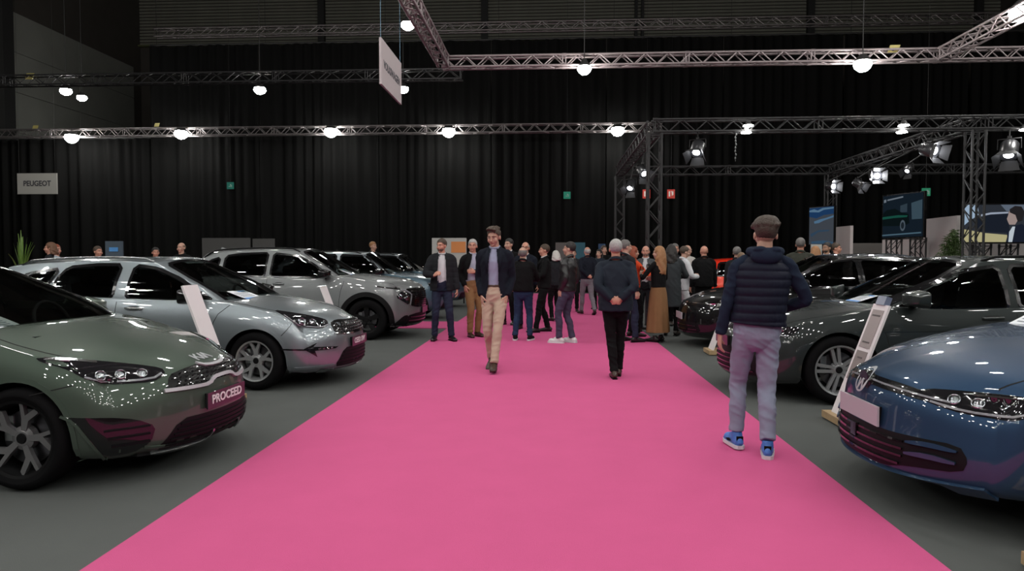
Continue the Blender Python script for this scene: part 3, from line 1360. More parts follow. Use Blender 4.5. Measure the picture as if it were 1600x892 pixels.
def plate_on(c, org, w, h, m, text=None, size=.075, sx=1.0, off=.02, sf=None, lm=None, d=(-1, 0, 0)):
    """a flat plate against the bumper"""
    sf = sf or c['L']
    loc, n = sf.hit(org, d)
    g = Geo()
    g.box((0, 0, 0), (.012, w, h))
    xs = [sf.hit((0, y, org[2]), d)[0].x for y in (-w / 2 * .9, 0, w / 2 * .9)]
    px = max(xs) + .008
    p = g.build('number_plate', m, c['car'], loc=(px, 0, org[2]))
    # plate holder
    Geo().box((-.02, 0, 0), (.04, w * .9, h * .9)).build('plate_holder', M_BLACK, p)
    if text:
        t = textmesh('lettering', text, size, lm or M_LETTER, p, extrude=.0015, sx=sx, bold=.002)
        t.rotation_euler = (R(90), 0, R(90))
        t.location = (.008, 0, 0)
    return p


def slats(c, zs, ys, m, name, off=.006, w=.012, sf=None, parent=None, slope=0):
    sf = sf or c['L']
    for z, yy in zip(zs, ys):
        ribbon(sf, [(0, -yy, z), (0, 0, z + slope), (0, yy, z)], (-1, 0, 0), w, name, m, parent or c['car'], off=off, rim=.01, step=.06, smooth=0)


def det_proceed(c):
    L, car, sh = c['L'], c['car'], c['sh']
    # upper grille, |y| < .48
    gp = [(0, -.50, .575), (0, -.43, .66), (0, -.30, .685), (0, -.14, .70), (0, 0, .69), (0, .14, .70), (0, .30, .685), (0, .43, .66), (0, .50, .575), (0, .3, .562), (0, .16, .56), (0, .12, .585),
          (0, -.12, .585), (0, -.16, .56), (0, -.3, .562)]
    gr = patch(L, gp, (-1, 0, 0), 'upper_grille', M_GLOSSBLACK, car, off=.005, step=.04)
    ribbon(L, [(0, -.51, .57), (0, -.30, .565), (0, -.17, .565), (0, -.12, .60), (0, 0, .605), (0, .12, .60), (0, .17, .565), (0, .30, .565), (0, .51, .57)], (-1, 0, 0), .022, 'grille_trim', M_EMB, gr, off=.018, rim=.02, smooth=1)
    ribbon(L, [(0, -.16, .70), (0, -.10, .678), (0, .10, .678), (0, .16, .70)], (-1, 0, 0), .014, 'grille_trim', M_EMB, gr, off=.014, rim=.016, smooth=1)
    g = Geo()
    for i in range(-9, 10):
        for j in range(4):
            y, z = i * .047 + (j % 2) * .022, .59 + j * .024
            loc, n = L.hit((0, y, z), (-1, 0, 0))
            g.ball(loc + n * .006, (.006, .012, .006), 6, 4)
    tag(g.build('grille_studs', mat('stud_dark', (.012, .012, .013), .6, spec=.1), gr, smooth=True), kind='stuff')
    # lower intake
    ip = [(0, -.57, .19), (0, -.44, .375), (0, .44, .375), (0, .57, .19)]
    it = patch(L, ip, (-1, 0, 0), 'lower_intake', M_MESH, car, off=.005, step=.05)
    slats(c, [.22, .25, .28, .31, .34], [.52, .50, .48, .46, .44], M_BLACK, 'intake_slat', off=.014, w=.010, parent=it)
    for s in (1, -1):
        ribbon(L, [(.6, s * .56, .175), (.8, s * .3, .178), (.88, s * .20, .19), (.88, s * .17, .25)], (-1, 0, 0), .018, 'intake_trim', M_LIPGREY, it, off=.022, rim=.03)
    ribbon(L, [(0, -.62, .168), (0, -.3, .15), (0, .3, .15), (0, .62, .168)], (-1, 0, 0), .03, 'front_splitter', M_BLACK, car, off=.02, rim=.03)
    plate_on(c, (0, 0, .455), .52, .11, M_PLATEBK, 'PROCEED', .085, 1.12, off=.01)

    def side(s):
        dg = (-1, -s * 1.0, 0)
        hp = pm3([(.14, .87, .825), (.45, .78, .79), (.64, .63, .745), (.75, .50, .705), (.76, .49, .67), (.70, .55, .635), (.50, .72, .64), (.40, .79, .69), (.32, .84, .755), (.17, .87, .80)], s)
        h = patch(L, hp, dg, 'headlight', M_LAMPDARK, car, off=.005, step=.035, round_=1)
        ribbon(L, pm3([(.40, .80, .70), (.50, .73, .652), (.70, .56, .648), (.745, .51, .675)], s), dg, .010, 'light_strip', M_DRL, h, off=.009, rim=.008)
        ribbon(L, pm3([(.20, .87, .815), (.35, .83, .80), (.48, .76, .775)], s), dg, .012, 'light_strip', M_CHROME, h, off=.009, rim=.008)
        for x, y, z in ((.47, .74, .70), (.57, .68, .695), (.66, .59, .688)):
            projector(c, L, (x, s * y, z), dg, .028, h)
        fp = pm3([(.30, .87, .47), (.52, .76, .452), (.64, .66, .42), (.72, .58, .36), (.70, .6, .26), (.62, .67, .205), (.50, .76, .20), (.43, .80, .30), (.36, .84, .43)], s)
        f = patch(L, fp, dg, 'corner_intake', M_GLOSSBLACK, car, off=.005, step=.04)
        for k in range(3):
            z = .27 + .05 * k
            ribbon(L, pm3([(.52 - k * .03, .74, z), (.69, .60, z)], s), dg, .012, 'intake_slat', M_MESH, f, off=.014, rim=.012)
        ribbon(L, pm3([(.30, .88, .475), (.36, .85, .44), (.43, .81, .31), (.50, .77, .19), (.52, .76, .17)], s), dg, .014, 'bumper_edge', c['pm'], car, off=.012, rim=.02)
        ribbon(L, pm3([(.66, .62, .235), (.7, .585, .222), (.76, .5, .215)], s), dg, .014, 'bumper_edge', c['pm'], car, off=.012, rim=.02)
        ribbon(L, pm3([(.36, .83, .66), (.10, .9, .60)], s), (0, -s, 0), .006, 'bumper_gap', sh, car, off=.0012, rim=.002)
    sides(side)
    g = kia_marks(.078)
    emblem(c, g, (.70, 0, .9), (-1, 0, .0), (0, 0, -1), off=.003)


def det_ceed(c):
    L, car, sh = c['L'], c['car'], c['sh']
    gp = [(0, -.47, .60), (0, -.44, .70), (0, -.3, .735), (0, 0, .72), (0, .3, .735), (0, .44, .70), (0, .47, .60), (0, .3, .58), (0, -.3, .58)]
    gr = patch(L, gp, (-1, 0, 0), 'upper_grille', M_GLOSSBLACK, car, off=.005, step=.05)
    g = Geo()
    for i in range(-8, 9):
        for j in range(4):
            y, z = i * .05 + (j % 2) * .025, .605 + j * .03
            loc, n = L.hit((0, y, z), (-1, 0, 0))
            g.ball(loc + n * .008, (.008, .014, .007), 6, 4)
    tag(g.build('grille_studs', mat('stud_grey', (.10, .10, .105), .3, metal=.5), gr, smooth=True), kind='stuff')
    ribbon(L, [(0, -.47, .592), (0, -.28, .574), (0, .28, .574), (0, .47, .592)], (-1, 0, 0), .012, 'grille_trim', M_CHROME, gr, off=.012, rim=.014)
    ip = [(0, -.50, .215), (0, -.36, .42), (0, .36, .42), (0, .50, .215)]
    it = patch(L, ip, (-1, 0, 0), 'lower_intake', M_MESH, car, off=.005, step=.06)
    slats(c, [.25, .29, .33, .37], [.46, .43, .40, .38], M_BLACK, 'intake_slat', off=.014, parent=it)
    ribbon(L, [(0, -.62, .19), (0, -.3, .175), (0, .3, .175), (0, .62, .19)], (-1, 0, 0), .035, 'front_splitter', M_LIPGREY, car, off=.015, rim=.03)
    plate_on(c, (0, 0, .475), .52, .11, M_PLATEBK, 'CEED SW', .085, 1.05)

    def side(s):
        dg = (-1, -s * 1.0, 0)
        hp = pm3([(.26, .84, .875), (.50, .74, .83), (.66, .61, .785), (.75, .51, .74), (.74, .51, .69), (.66, .59, .655), (.50, .72, .68), (.40, .79, .75), (.33, .82, .815)], s)
        h = patch(L, hp, dg, 'headlight', M_LAMPDARK, car, off=.005, step=.04)
        for x, y, z, r in ((.50, .72, .745, .036), (.61, .64, .728, .034), (.70, .55, .715, .022)):
            projector(c, L, (x, s * y, z), dg, r, h)
        ribbon(L, pm3([(.34, .82, .82), (.41, .79, .75), (.50, .73, .688), (.66, .6, .664), (.735, .52, .69)], s), dg, .009, 'light_strip', M_DRL, h, off=.009, rim=.008)
        # dart shaped fog lamp recess
        fp = pm3([(.30, .87, .46), (.50, .77, .45), (.62, .67, .505), (.585, .70, .465), (.80, .46, .445), (.78, .5, .425), (.60, .69, .42), (.62, .67, .35), (.52, .75, .43), (.30, .87, .445)], s)
        f = patch(L, fp, dg, 'fog_lamp_recess', M_GLOSSBLACK, car, off=.005, step=.03, round_=0)
        for k in range(4):
            t = k / 3
            projector(c, L, (.64 + .1 * t, s * (.65 - .12 * t), .437), dg, .009, f, M_CHROME)
        ribbon(L, pm3([(.42, .82, .24), (.62, .68, .235), (.76, .5, .24)], s), dg, .02, 'bumper_edge', c['pm'], car, off=.01, rim=.02)
        ribbon(L, pm3([(.40, .79, .745), (.28, .85, .60)], s), dg, .006, 'bumper_gap', sh, car, off=.0012, rim=.002)
    sides(side)
    emblem(c, kia_marks(.07), (.70, 0, .9), (-1, 0, 0), (0, 0, -1), off=.003)


def det_sportage(c):
    L, car, sh = c['L'], c['car'], c['sh']
    gp = [(0, -.62, .90), (0, -.60, .60), (0, -.40, .56), (0, 0, .56), (0, .40, .56), (0, .60, .60), (0, .62, .90), (0, .3, .92), (0, -.3, .92)]
    gr = patch(L, gp, (-1, 0, 0), 'upper_grille', M_GLOSSBLACK, car, off=.006, step=.06)
    for k in range(9):
        z = .60 + k * .035
        slats(c, [z], [.55], M_BLACK, 'grille_bar', off=.018, parent=gr)
    ip = [(0, -.66, .24), (0, -.64, .42), (0, -.4, .46), (0, .4, .46), (0, .64, .42), (0, .66, .24), (0, .4, .2), (0, -.4, .2)]
    it = patch(L, ip, (-1, 0, 0), 'lower_intake', M_MESH, car, off=.008, step=.06)
    slats(c, [.27, .33, .39], [.6, .6, .58], M_GLOSSBLACK, 'intake_slat', off=.018, w=.02, parent=it)
    plate_on(c, (0, 0, .50), .52, .11, M_PLATEBK, None)

    def side(s):
        dg = (-1, -s * .8, 0)
        hp = pm3([(.48, .80, .77), (.60, .69, .87), (.74, .56, .80), (.70, .60, .60)], s)
        h = patch(L, hp, dg, 'headlight', M_LAMPLENS if False else M_LAMPDARK, car, off=.010, step=.05, round_=1)
        ribbon(L, pm3([(.58, .70, .88), (.66, .64, .875), (.76, .55, .80), (.72, .59, .61)], s), dg, .022, 'light_strip', M_DRL, h, off=.016, rim=.012, smooth=0)
        projector(c, L, (.57, s * .73, .77), dg, .045, h)
        projector(c, L, (.66, s * .64, .74), dg, .045, h)
        ribbon(L, pm3([(.22, .90, .955), (.40, .84, .925), (.60, .70, .90)], s), dg, .02, 'headlight_strip', M_GLOSSBLACK, car, off=.006, rim=.01)
        lo = pm3([(.33, .88, .24), (.48, .82, .27), (.62, .70, .42), (.70, .62, .43), (.72, .6, .22), (.55, .76, .19)], s)
        patch(L, lo, dg, 'bumper_cladding', M_BLACK, car, off=.006, step=.06)
        ribbon(L, [(.45, s, .28), (-.35 + .8 - .45 - .4, s, .28)], (0, -s, 0), .0101, 'sill_line', M_BLACK, car, off=.002, rim=.004)
    sides(side)
    for s in (1, -1):
        ribbon(L, [(-.42, s, .30), (-1.3, s, .29), (-2.25, s, .31)], (0, -s, 0), .17, 'sill_cladding', M_BLACK, car, off=.006, rim=.01)
    emblem(c, kia_marks(.06), (.72, 0, 1.3), (-1, 0, 0), (0, 0, -1), off=.003)


def det_ev(c):
    L, car, sh = c['L'], c['car'], c['sh']
    gp = [(0, -.55, .86), (0, -.5, .76), (0, .5, .76), (0, .55, .86)]
    gr = patch(L, gp, (-1, 0, 0), 'upper_grille', M_GLOSSBLACK, car, off=.006, step=.06)
    for i in range(-3, 4):
        y = i * .15
        ribbon(L, [(0, y - .03, .77), (0, y + .03, .85)], (-1, 0, 0), .02, 'grille_bar', M_CHROME, gr, off=.014, rim=.012)
    ip = [(0, -.55, .26), (0, -.5, .45), (0, .5, .45), (0, .55, .26)]
    patch(L, ip, (-1, 0, 0), 'lower_intake', M_MESH, car, off=.006, step=.06)
    plate_on(c, (0, 0, .55), .52, .11, M_PLATEBK, None)

    def side(s):
        dg = (-1, -s * .8, 0)
        h = patch(L, pm3([(.45, .82, .86), (.62, .68, .87), (.74, .56, .84), (.72, .58, .72), (.55, .75, .72)], s), dg, 'headlight', M_LAMPDARK, car, off=.008, step=.05)
        projector(c, L, (.60, s * .71, .79), dg, .045, h)
        ribbon(L, pm3([(.46, .81, .87), (.62, .68, .88), (.74, .56, .85)], s), dg, .018, 'light_strip', M_CHROME, h, off=.016, rim=.012)
        ribbon(L, [(-.42, s, .30), (-1.3, s, .29), (-2.2, s, .31)], (0, -s, 0), .15, 'sill_cladding', M_BLACK, car, off=.006, rim=.01)
    sides(side)


def det_golf(c):
    L, car, sh = c['L'], c['car'], c['sh']
    gr = patch(L, [(0, -.58, .655), (0, -.58, .69), (0, -.3, .725), (0, 0, .735), (0, .3, .725), (0, .58, .69), (0, .58, .655), (0, .3, .675), (0, 0, .685), (0, -.3, .675)], (-1, 0, 0), 'upper_grille', M_GLOSSBLACK, car, off=.005, step=.04)
    ribbon(L, [(0, -.58, .672), (0, -.3, .698), (0, -.07, .708)], (-1, 0, 0), .008, 'light_strip', M_DRL, gr, off=.010, rim=.01)
    ribbon(L, [(0, .58, .672), (0, .3, .698), (0, .07, .708)], (-1, 0, 0), .008, 'light_strip', M_DRL, gr, off=.010, rim=.01)
    e = emblem(c, vw_marks(.067), (0, 0, .69), (0, 0, 1), (-1, 0, 0), off=.022)
    g = Geo()
    loc, n = L.hit((0, 0, .69), (-1, 0, 0))
    g.lathe([(0, .014), (.066, .014), (.07, .0), (.07, -.03)], 28, axis='x', c=loc)
    g.build('emblem_disc', M_GLOSSBLACK, car, smooth=True, auto=40)
    # lower intake
    it = patch(L, [(0, -.66, .47), (0, -.70, .40), (0, -.68, .33), (0, -.45, .30), (0, -.3, .26), (0, .3, .26), (0, .45, .30), (0, .68, .33), (0, .70, .40), (0, .66, .47), (0, .3, .46), (0, -.3, .46)],
               (-1, -0.0, 0), 'lower_intake', M_MESH, car, off=.006, step=.05)
    slats(c, [.30, .345, .385, .425], [.40, .42, .42, .42], M_GLOSSBLACK, 'intake_slat', off=.016, w=.012, parent=it)
    for s in (1, -1):
        for z in (.375, .435):
            ribbon(L, [(0, s * .44, z - .005), (0, s * .55, z + .008), (0, s * .66, z)], (-1, 0, 0), .026, 'intake_fin', c['pm'], it, off=.024, rim=.02, taper=True)
    Geo().box((L.hit((0, -.13, .38), (-1, 0, 0))[0].x + .01, -.0, .40), (.03, .07, .08)).build('radar_sensor', M_GLOSSBLACK, car)
    ribbon(L, [(0, -.74, .25), (0, -.4, .225), (0, 0, .22), (0, .4, .225), (0, .74, .25)], (-1, 0, 0), .045, 'front_splitter', c['pm'], car, off=.022, rim=.04)
    plate_on(c, (0, 0, .525), .52, .115, mat('plate_pale', (.42, .40, .43), .45), None)

    def side(s):
        dg = (-1, -s * 1.0, 0)
        hp = pm3([(.28, .85, .745), (.45, .76, .745), (.62, .63, .735), (.74, .50, .722), (.78, .45, .69), (.72, .53, .655), (.60, .65, .628), (.44, .78, .625), (.36, .82, .66)], s)
        h = patch(L, hp, dg, 'headlight', M_LAMPDARK, car, off=.005, step=.035)
        ribbon(L, pm3([(.72, .53, .665), (.60, .65, .640), (.45, .77, .638), (.37, .815, .672)], s), dg, .010, 'light_strip', M_DRL, h, off=.010, rim=.008)
        ribbon(L, pm3([(.30, .84, .737), (.45, .76, .732), (.62, .63, .72)], s), dg, .008, 'light_strip', M_CHROME, h, off=.010, rim=.008)
        for x, y, z in ((.47, .755, .685), (.56, .68, .685), (.64, .605, .69)):
            projector(c, L, (x, s * y, z), dg, .026, h)
        ribbon(L, pm3([(.28, .85, .75), (.05, .885, .775)], s), dg, .007, 'bonnet_gap', mat('bright_gap', (.25, .25, .24), .2, metal=1.0), car, off=.002, rim=.003)
        ribbon(L, pm3([(.34, .84, .64), (.30, .86, .45)], s), dg, .006, 'bumper_gap', sh, car, off=.0012, rim=.002)
    sides(side)


def det_passat(c):
    L, car, sh = c['L'], c['car'], c['sh']
    gr = patch(L, [(0, -.6, .66), (0, -.6, .70), (0, 0, .74), (0, .6, .70), (0, .6, .66), (0, 0, .69)], (-1, 0, 0), 'upper_grille', M_GLOSSBLACK, car, off=.005, step=.06)
    it = patch(L, [(0, -.68, .24), (0, -.6, .50), (0, .6, .50), (0, .68, .24)], (-1, 0, 0), 'lower_intake', M_MESH, car, off=.006, step=.06)
    slats(c, [.28, .33, .38, .43], [.6, .58, .56, .54], M_GLOSSBLACK, 'intake_slat', off=.016, parent=it)
    emblem(c, vw_marks(.07), (0, 0, .70), (0, 0, 1), (-1, 0, 0), off=.02)
    plate_on(c, (0, 0, .56), .52, .11, M_PLATEBK, None)

    def side(s):
        dg = (-1, -s * 1.0, 0)
        h = patch(L, pm3([(.36, .84, .76), (.55, .74, .755), (.76, .52, .73), (.78, .5, .68), (.62, .66, .65), (.46, .80, .66)], s), dg, 'headlight', M_LAMPDARK, car, off=.005, step=.05)
        projector(c, L, (.55, s * .74, .70), dg, .03, h)
        projector(c, L, (.66, s * .63, .70), dg, .03, h)
        ribbon(L, pm3([(.46, .80, .668), (.62, .66, .658), (.76, .52, .685)], s), dg, .009, 'light_strip', M_DRL, h, off=.01, rim=.01)
        ribbon(L, [(.1, s, .72), (-1.2, s, .745), (-3.0, s, .79)], (0, -s, 0), .010, 'body_crease', c['pm'], car, off=.006, rim=.02)
    sides(side)


def det_id(c):
    L, car, sh = c['L'], c['car'], c['sh']
    ribbon(L, [(0, -.78, .70), (0, -.4, .725), (0, 0, .73), (0, .4, .725), (0, .78, .70)], (-1, 0, 0), .016, 'light_strip', M_CHROME, car, off=.010, rim=.01)
    it = patch(L, [(0, -.66, .26), (0, -.6, .42), (0, .6, .42), (0, .66, .26)], (-1, 0, 0), 'lower_intake', M_MESH, car, off=.006, step=.06)
    slats(c, [.30, .36], [.6, .58], M_GLOSSBLACK, 'intake_slat', off=.016, parent=it)
    plate_on(c, (0, 0, .50), .52, .11, mat('plate_pale', (.42, .40, .43), .45), None)

    def side(s):
        dg = (-1, -s * 1.0, 0)
        h = patch(L, pm3([(.36, .86, .73), (.6, .70, .72), (.76, .54, .70), (.62, .68, .62), (.45, .82, .64)], s), dg, 'headlight', M_LAMPDARK, car, off=.005, step=.05)
        projector(c, L, (.58, s * .72, .675), dg, .028, h)
        ribbon(L, pm3([(.15, .9, .735), (.36, .86, .735), (.6, .70, .725), (.76, .54, .715)], s), dg, .012, 'light_strip', M_CHROME, h, off=.01, rim=.01)
    sides(side)


def det_plain(c):
    L, car = c['L'], c['car']
    patch(L, [(0, -.5, .3), (0, -.45, .5), (0, .45, .5), (0, .5, .3)], (-1, 0, 0), 'lower_intake', M_MESH, car, off=.006, step=.08)

    def side(s):
        dg = (-1, -s * 1.0, 0)
        h = patch(L, pm3([(.36, .84, .76), (.6, .68, .75), (.74, .52, .72), (.6, .68, .64), (.45, .80, .66)], s), dg, 'headlight', M_LAMPDARK, car, off=.005, step=.06)
        projector(c, L, (.58, s * .70, .69), dg, .03, h)
        dr = (1, -s * 1.0, 0)
        xr = -(2.6 + .75)
        patch(L, [(xr + .1, s * .7, .95), (xr + .3, s * .85, .93), (xr + .3, s * .85, .75), (xr + .1, s * .7, .74)], dr, 'tail_lamp', mat('tail_lamp_red', (.35, .01, .01), .2, coat=1.0), car, off=.006, step=.06)
    sides(side)


HL = [[(-.36, .50), (-.30, .72), (.25, .70), (.60, .52), (.66, .47)]]


def base(**k):
    d = dict(wb=2.65, fo=.89, ro=1.05, W=.90, crown=[(-3.8, .03), (-3, .01), (-.6, .01), (-.3, .05), (.3, .085), (.7, .085), (.9, .05)],
             half=[(-3.75, .70), (-3.4, .80), (-2.9, .87), (-1.5, .895), (-.3, .90), (.2, .895), (.5, .865), (.75, .81), (.9, .765)],
             zb=[(-3.8, .30), (-3.2, .20), (-2, .19), (-.5, .19), (.5, .185), (.9, .165)], sec=SEC,
             nose=[(0, -.07), (.12, -.005), (.35, 0), (.6, -.005), (.8, -.025), (.92, -.06), (1, -.12)],
             tail=[(0, -.10), (.3, -.02), (.6, -.03), (1, -.12)], bow=.33,
             tyre=.325, rim=.232, spokes=5, spoke=Y5, rimmat=M_SATIN)
    d.update(k)
    return d


P_GREEN = paint('paint_sage_green', (.088, .122, .095), .35, .40)
P_SILVER = paint('paint_silver_blue', (.34, .385, .415), .75, .33)
P_GREY = paint('paint_stone_grey', (.25, .265, .27), .35, .42)
P_TEAL = paint('paint_steel_teal', (.075, .13, .17), .4, .4)
P_BLUE = paint('paint_deep_blue', (.034, .078, .155), .4, .38)
P_ANTH = paint('paint_anthracite', (.030, .037, .037), .15, .38)
P_JET = paint('paint_jet_black', (.003, .003, .004), .0, .4)
P_RED = paint('paint_bright_red', (1.0, .035, .010), .0, .45)

SP = {}
SP['proceed'] = base(gbow=.16, name='proceed', kind='hatchback_car', paint=P_GREEN,
    ztop=[(-3.72, .93), (-3.3, .99), (-2.2, 1.0), (-1.0, .985), (-.36, .99), (0, .93), (.35, .855), (.62, .785), (.80, .73), (.9, .70)],
    xc=-.17, xw=-1.2, xb=-2.7, xr=-3.55, roof=[(-3.3, 1.30), (-2.6, 1.385), (-1.8, 1.42), (-1.3, 1.41), (-1.0, 1.39)], hb=.79, ht=.56,
    dlo=[[(-.52, .98), (-1.22, 1.30), (-1.55, 1.345), (-1.58, .98)], [(-1.66, .98), (-1.64, 1.345), (-2.3, 1.31), (-2.6, 1.20), (-2.55, 1.0)]],
    shuts=[[(-.36, .92), (-.42, .6), (-.42, .35)], [(-1.62, .95), (-1.62, .4)]], handles=[(-1.42, .87)],
    hoodlines=[[(-.42, .74), (0, .765), (.4, .70), (.6, .60)]], mirror=(-.88, .96), spoke=ANG, spokemat=mat('machined_face', (.20, .20, .205), .3, metal=.6), rimmat=M_BLACK, rot=.55,
    tyre=.32, rim=.24, tw=.225, detail=det_proceed, fin=-2.6)
SP['ceed'] = base(gbow=.15, name='ceed', kind='estate_car', paint=P_SILVER,
    ztop=[(-3.72, .97), (-3.3, 1.01), (-2.2, 1.02), (-1.0, .99), (-.34, 1.0), (0, .96), (.35, .90), (.62, .83), (.80, .765), (.9, .735)],
    nose=[(0, -.07), (.12, -.005), (.35, 0), (.6, -.005), (.8, -.03), (.92, -.07), (1, -.14)],
    xc=-.18, xw=-1.22, xb=-3.25, xr=-3.62, roof=[(-3.4, 1.38), (-2.8, 1.44), (-1.9, 1.47), (-1.35, 1.455), (-1.0, 1.43)], hb=.80, ht=.60, grbow=.06, rtaper=.08,
    dlo=[[(-.50, .965), (-.95, 1.21), (-1.25, 1.33), (-1.54, 1.37), (-1.56, .985)], [(-1.72, .99), (-1.70, 1.375), (-2.0, 1.375), (-2.36, 1.345), (-2.46, 1.20), (-2.44, 1.01)],
         [(-2.54, 1.13), (-2.46, 1.33), (-2.85, 1.27), (-3.0, 1.19), (-2.85, 1.14)]],
    chromeline=[(-.46, .955), (-1.0, .972), (-1.7, .98), (-2.45, .998), (-2.6, 1.10)],
    shuts=[[(-.30, .93), (-.46, .80), (-.50, .55), (-.46, .35)], [(-1.64, .96), (-1.64, .4)], [(-2.36, .98), (-2.42, .7)]], handles=[(-1.42, .885), (-2.25, .90)],
    hoodlines=[[(-.38, .74), (0, .765), (.3, .72), (.55, .63)]], mirror=(-.76, .97), mirrormat=M_GLOSSBLACK, rails=(-1.35, -3.0), railmat=M_LIPGREY, rimmat=M_RIM, spoke=Y5, rot=.31,
    tyre=.318, rim=.222, tw=.205, detail=det_ceed, fin=-3.0, steer=-4)
SP['sportage'] = base(name='sportage', kind='suv_car', paint=P_GREY, wb=2.68, W=.93, ro=.95,
    half=[(-3.7, .74), (-3.4, .83), (-2.9, .90), (-1.5, .925), (-.3, .93), (.2, .925), (.5, .90), (.75, .85), (.9, .80)],
    zb=[(-3.8, .34), (-3.2, .24), (-2, .23), (-.5, .23), (.5, .23), (.9, .21)],
    ztop=[(-3.62, 1.08), (-3.3, 1.14), (-2.2, 1.13), (-1.0, 1.10), (-.36, 1.17), (0, 1.14), (.35, 1.10), (.62, 1.06), (.80, 1.0), (.9, .97)],
    nose=[(0, -.12), (.12, -.03), (.35, 0), (.6, 0), (.8, -.01), (.92, -.04), (1, -.10)],
    xc=-.30, xw=-1.22, xb=-3.15, xr=-3.6, roof=[(-3.4, 1.56), (-2.8, 1.63), (-1.9, 1.66), (-1.35, 1.65), (-1.0, 1.62)], hb=.83, ht=.62, grbow=.08,
    dlo=[[(-.62, 1.11), (-1.0, 1.36), (-1.3, 1.50), (-1.76, 1.555), (-1.78, 1.12)], [(-1.88, 1.12), (-1.86, 1.56), (-2.4, 1.54), (-2.66, 1.50), (-2.66, 1.15)],
         [(-2.76, 1.17), (-2.76, 1.48), (-2.95, 1.42), (-3.08, 1.30)]],
    shuts=[[(-.40, 1.05), (-.48, .80), (-.50, .4)], [(-1.82, 1.08), (-1.82, .4)], [(-2.6, 1.08), (-2.5, .8)]], handles=[(-1.6, 1.0), (-2.4, 1.02)], handlemat=P_GREY,
    hoodlines=[[(-.4, .78), (0, .80), (.4, .76), (.62, .66)]], mirror=(-.78, 1.12), mirrormat=M_GLOSSBLACK, rails=(-1.3, -3.1),
    tyre=.36, rim=.24, archgap=.06, archmat=M_BLACK, spoke=FIVE, rimmat=M_BLACK, detail=det_sportage, fin=-3.0)
SP['teal'] = base(name='teal', kind='suv_car', paint=P_TEAL, pillarmat=P_SILVER, wb=2.6, ro=.85, W=.90,
    zb=SP['sportage']['zb'], ztop=[(-3.45, 1.08), (-3.2, 1.14), (-2.2, 1.12), (-1.0, 1.08), (-.36, 1.12), (0, 1.10), (.35, 1.05), (.62, 1.0), (.80, .95), (.9, .92)],
    nose=SP['sportage']['nose'], xc=-.30, xw=-1.05, xb=-3.1, xr=-3.4, roof=[(-3.3, 1.56), (-2.8, 1.62), (-1.9, 1.65), (-1.35, 1.64), (-1.0, 1.62)], hb=.81, ht=.63, grbow=.08,
    dlo=[[(-.60, 1.08), (-1.05, 1.50), (-1.2, 1.54), (-1.68, 1.56), (-1.68, 1.10)], [(-1.78, 1.10), (-1.78, 1.56), (-2.5, 1.55), (-2.85, 1.50), (-3.0, 1.14)]],
    shuts=[[(-.40, 1.0), (-.48, .4)], [(-1.73, 1.06), (-1.73, .4)]], handles=[(-1.55, .98)], hoodlines=[[(-.4, .74), (0, .77), (.4, .72), (.6, .62)]],
    mirror=(-.72, 1.09), mirrormat=M_GLOSSBLACK, rails=(-1.2, -3.0), tyre=.34, rim=.23, archmat=M_BLACK, spoke=FIVE, detail=det_ev)
SP['golf'] = base(name='golf', kind='hatchback_car', paint=P_BLUE, wb=2.63, fo=.87, ro=.79,
    ztop=[(-3.4, .95), (-3.1, 1.0), (-2.2, 1.0), (-1.0, .98), (-.40, 1.01), (0, .965), (.35, .895), (.62, .83), (.80, .775), (.9, .745)],
    zb=[(-3.8, .32), (-3.2, .22), (-2, .20), (-.5, .20), (.5, .22), (.9, .215)],
    nose=[(0, -.06), (.08, 0), (.3, 0), (.55, -.02), (.8, -.035), (.93, -.07), (1, -.12)], bow=.34,
    xc=-.36, xw=-1.2, xb=-2.9, xr=-3.25, roof=[(-3.2, 1.38), (-2.7, 1.45), (-1.9, 1.49), (-1.35, 1.48), (-1.0, 1.45)], hb=.79, ht=.60, grbow=.06,
    dlo=[[(-.58, .97), (-1.22, 1.35), (-1.60, 1.39), (-1.62, .98)], [(-1.72, .98), (-1.70, 1.39), (-2.3, 1.37), (-2.62, 1.30), (-2.62, 1.02)]],
    shuts=[[(-.44, .92), (-.50, .6), (-.5, .35)], [(-1.66, .95), (-1.66, .4)]], handles=[(-1.45, .87)],
    hoodlines=[[(-.48, .74), (0, .765), (.3, .72), (.58, .63)]], mirror=(-1.0, .98), spoke=TWIN, rimmat=M_SATIN, detail=det_golf)
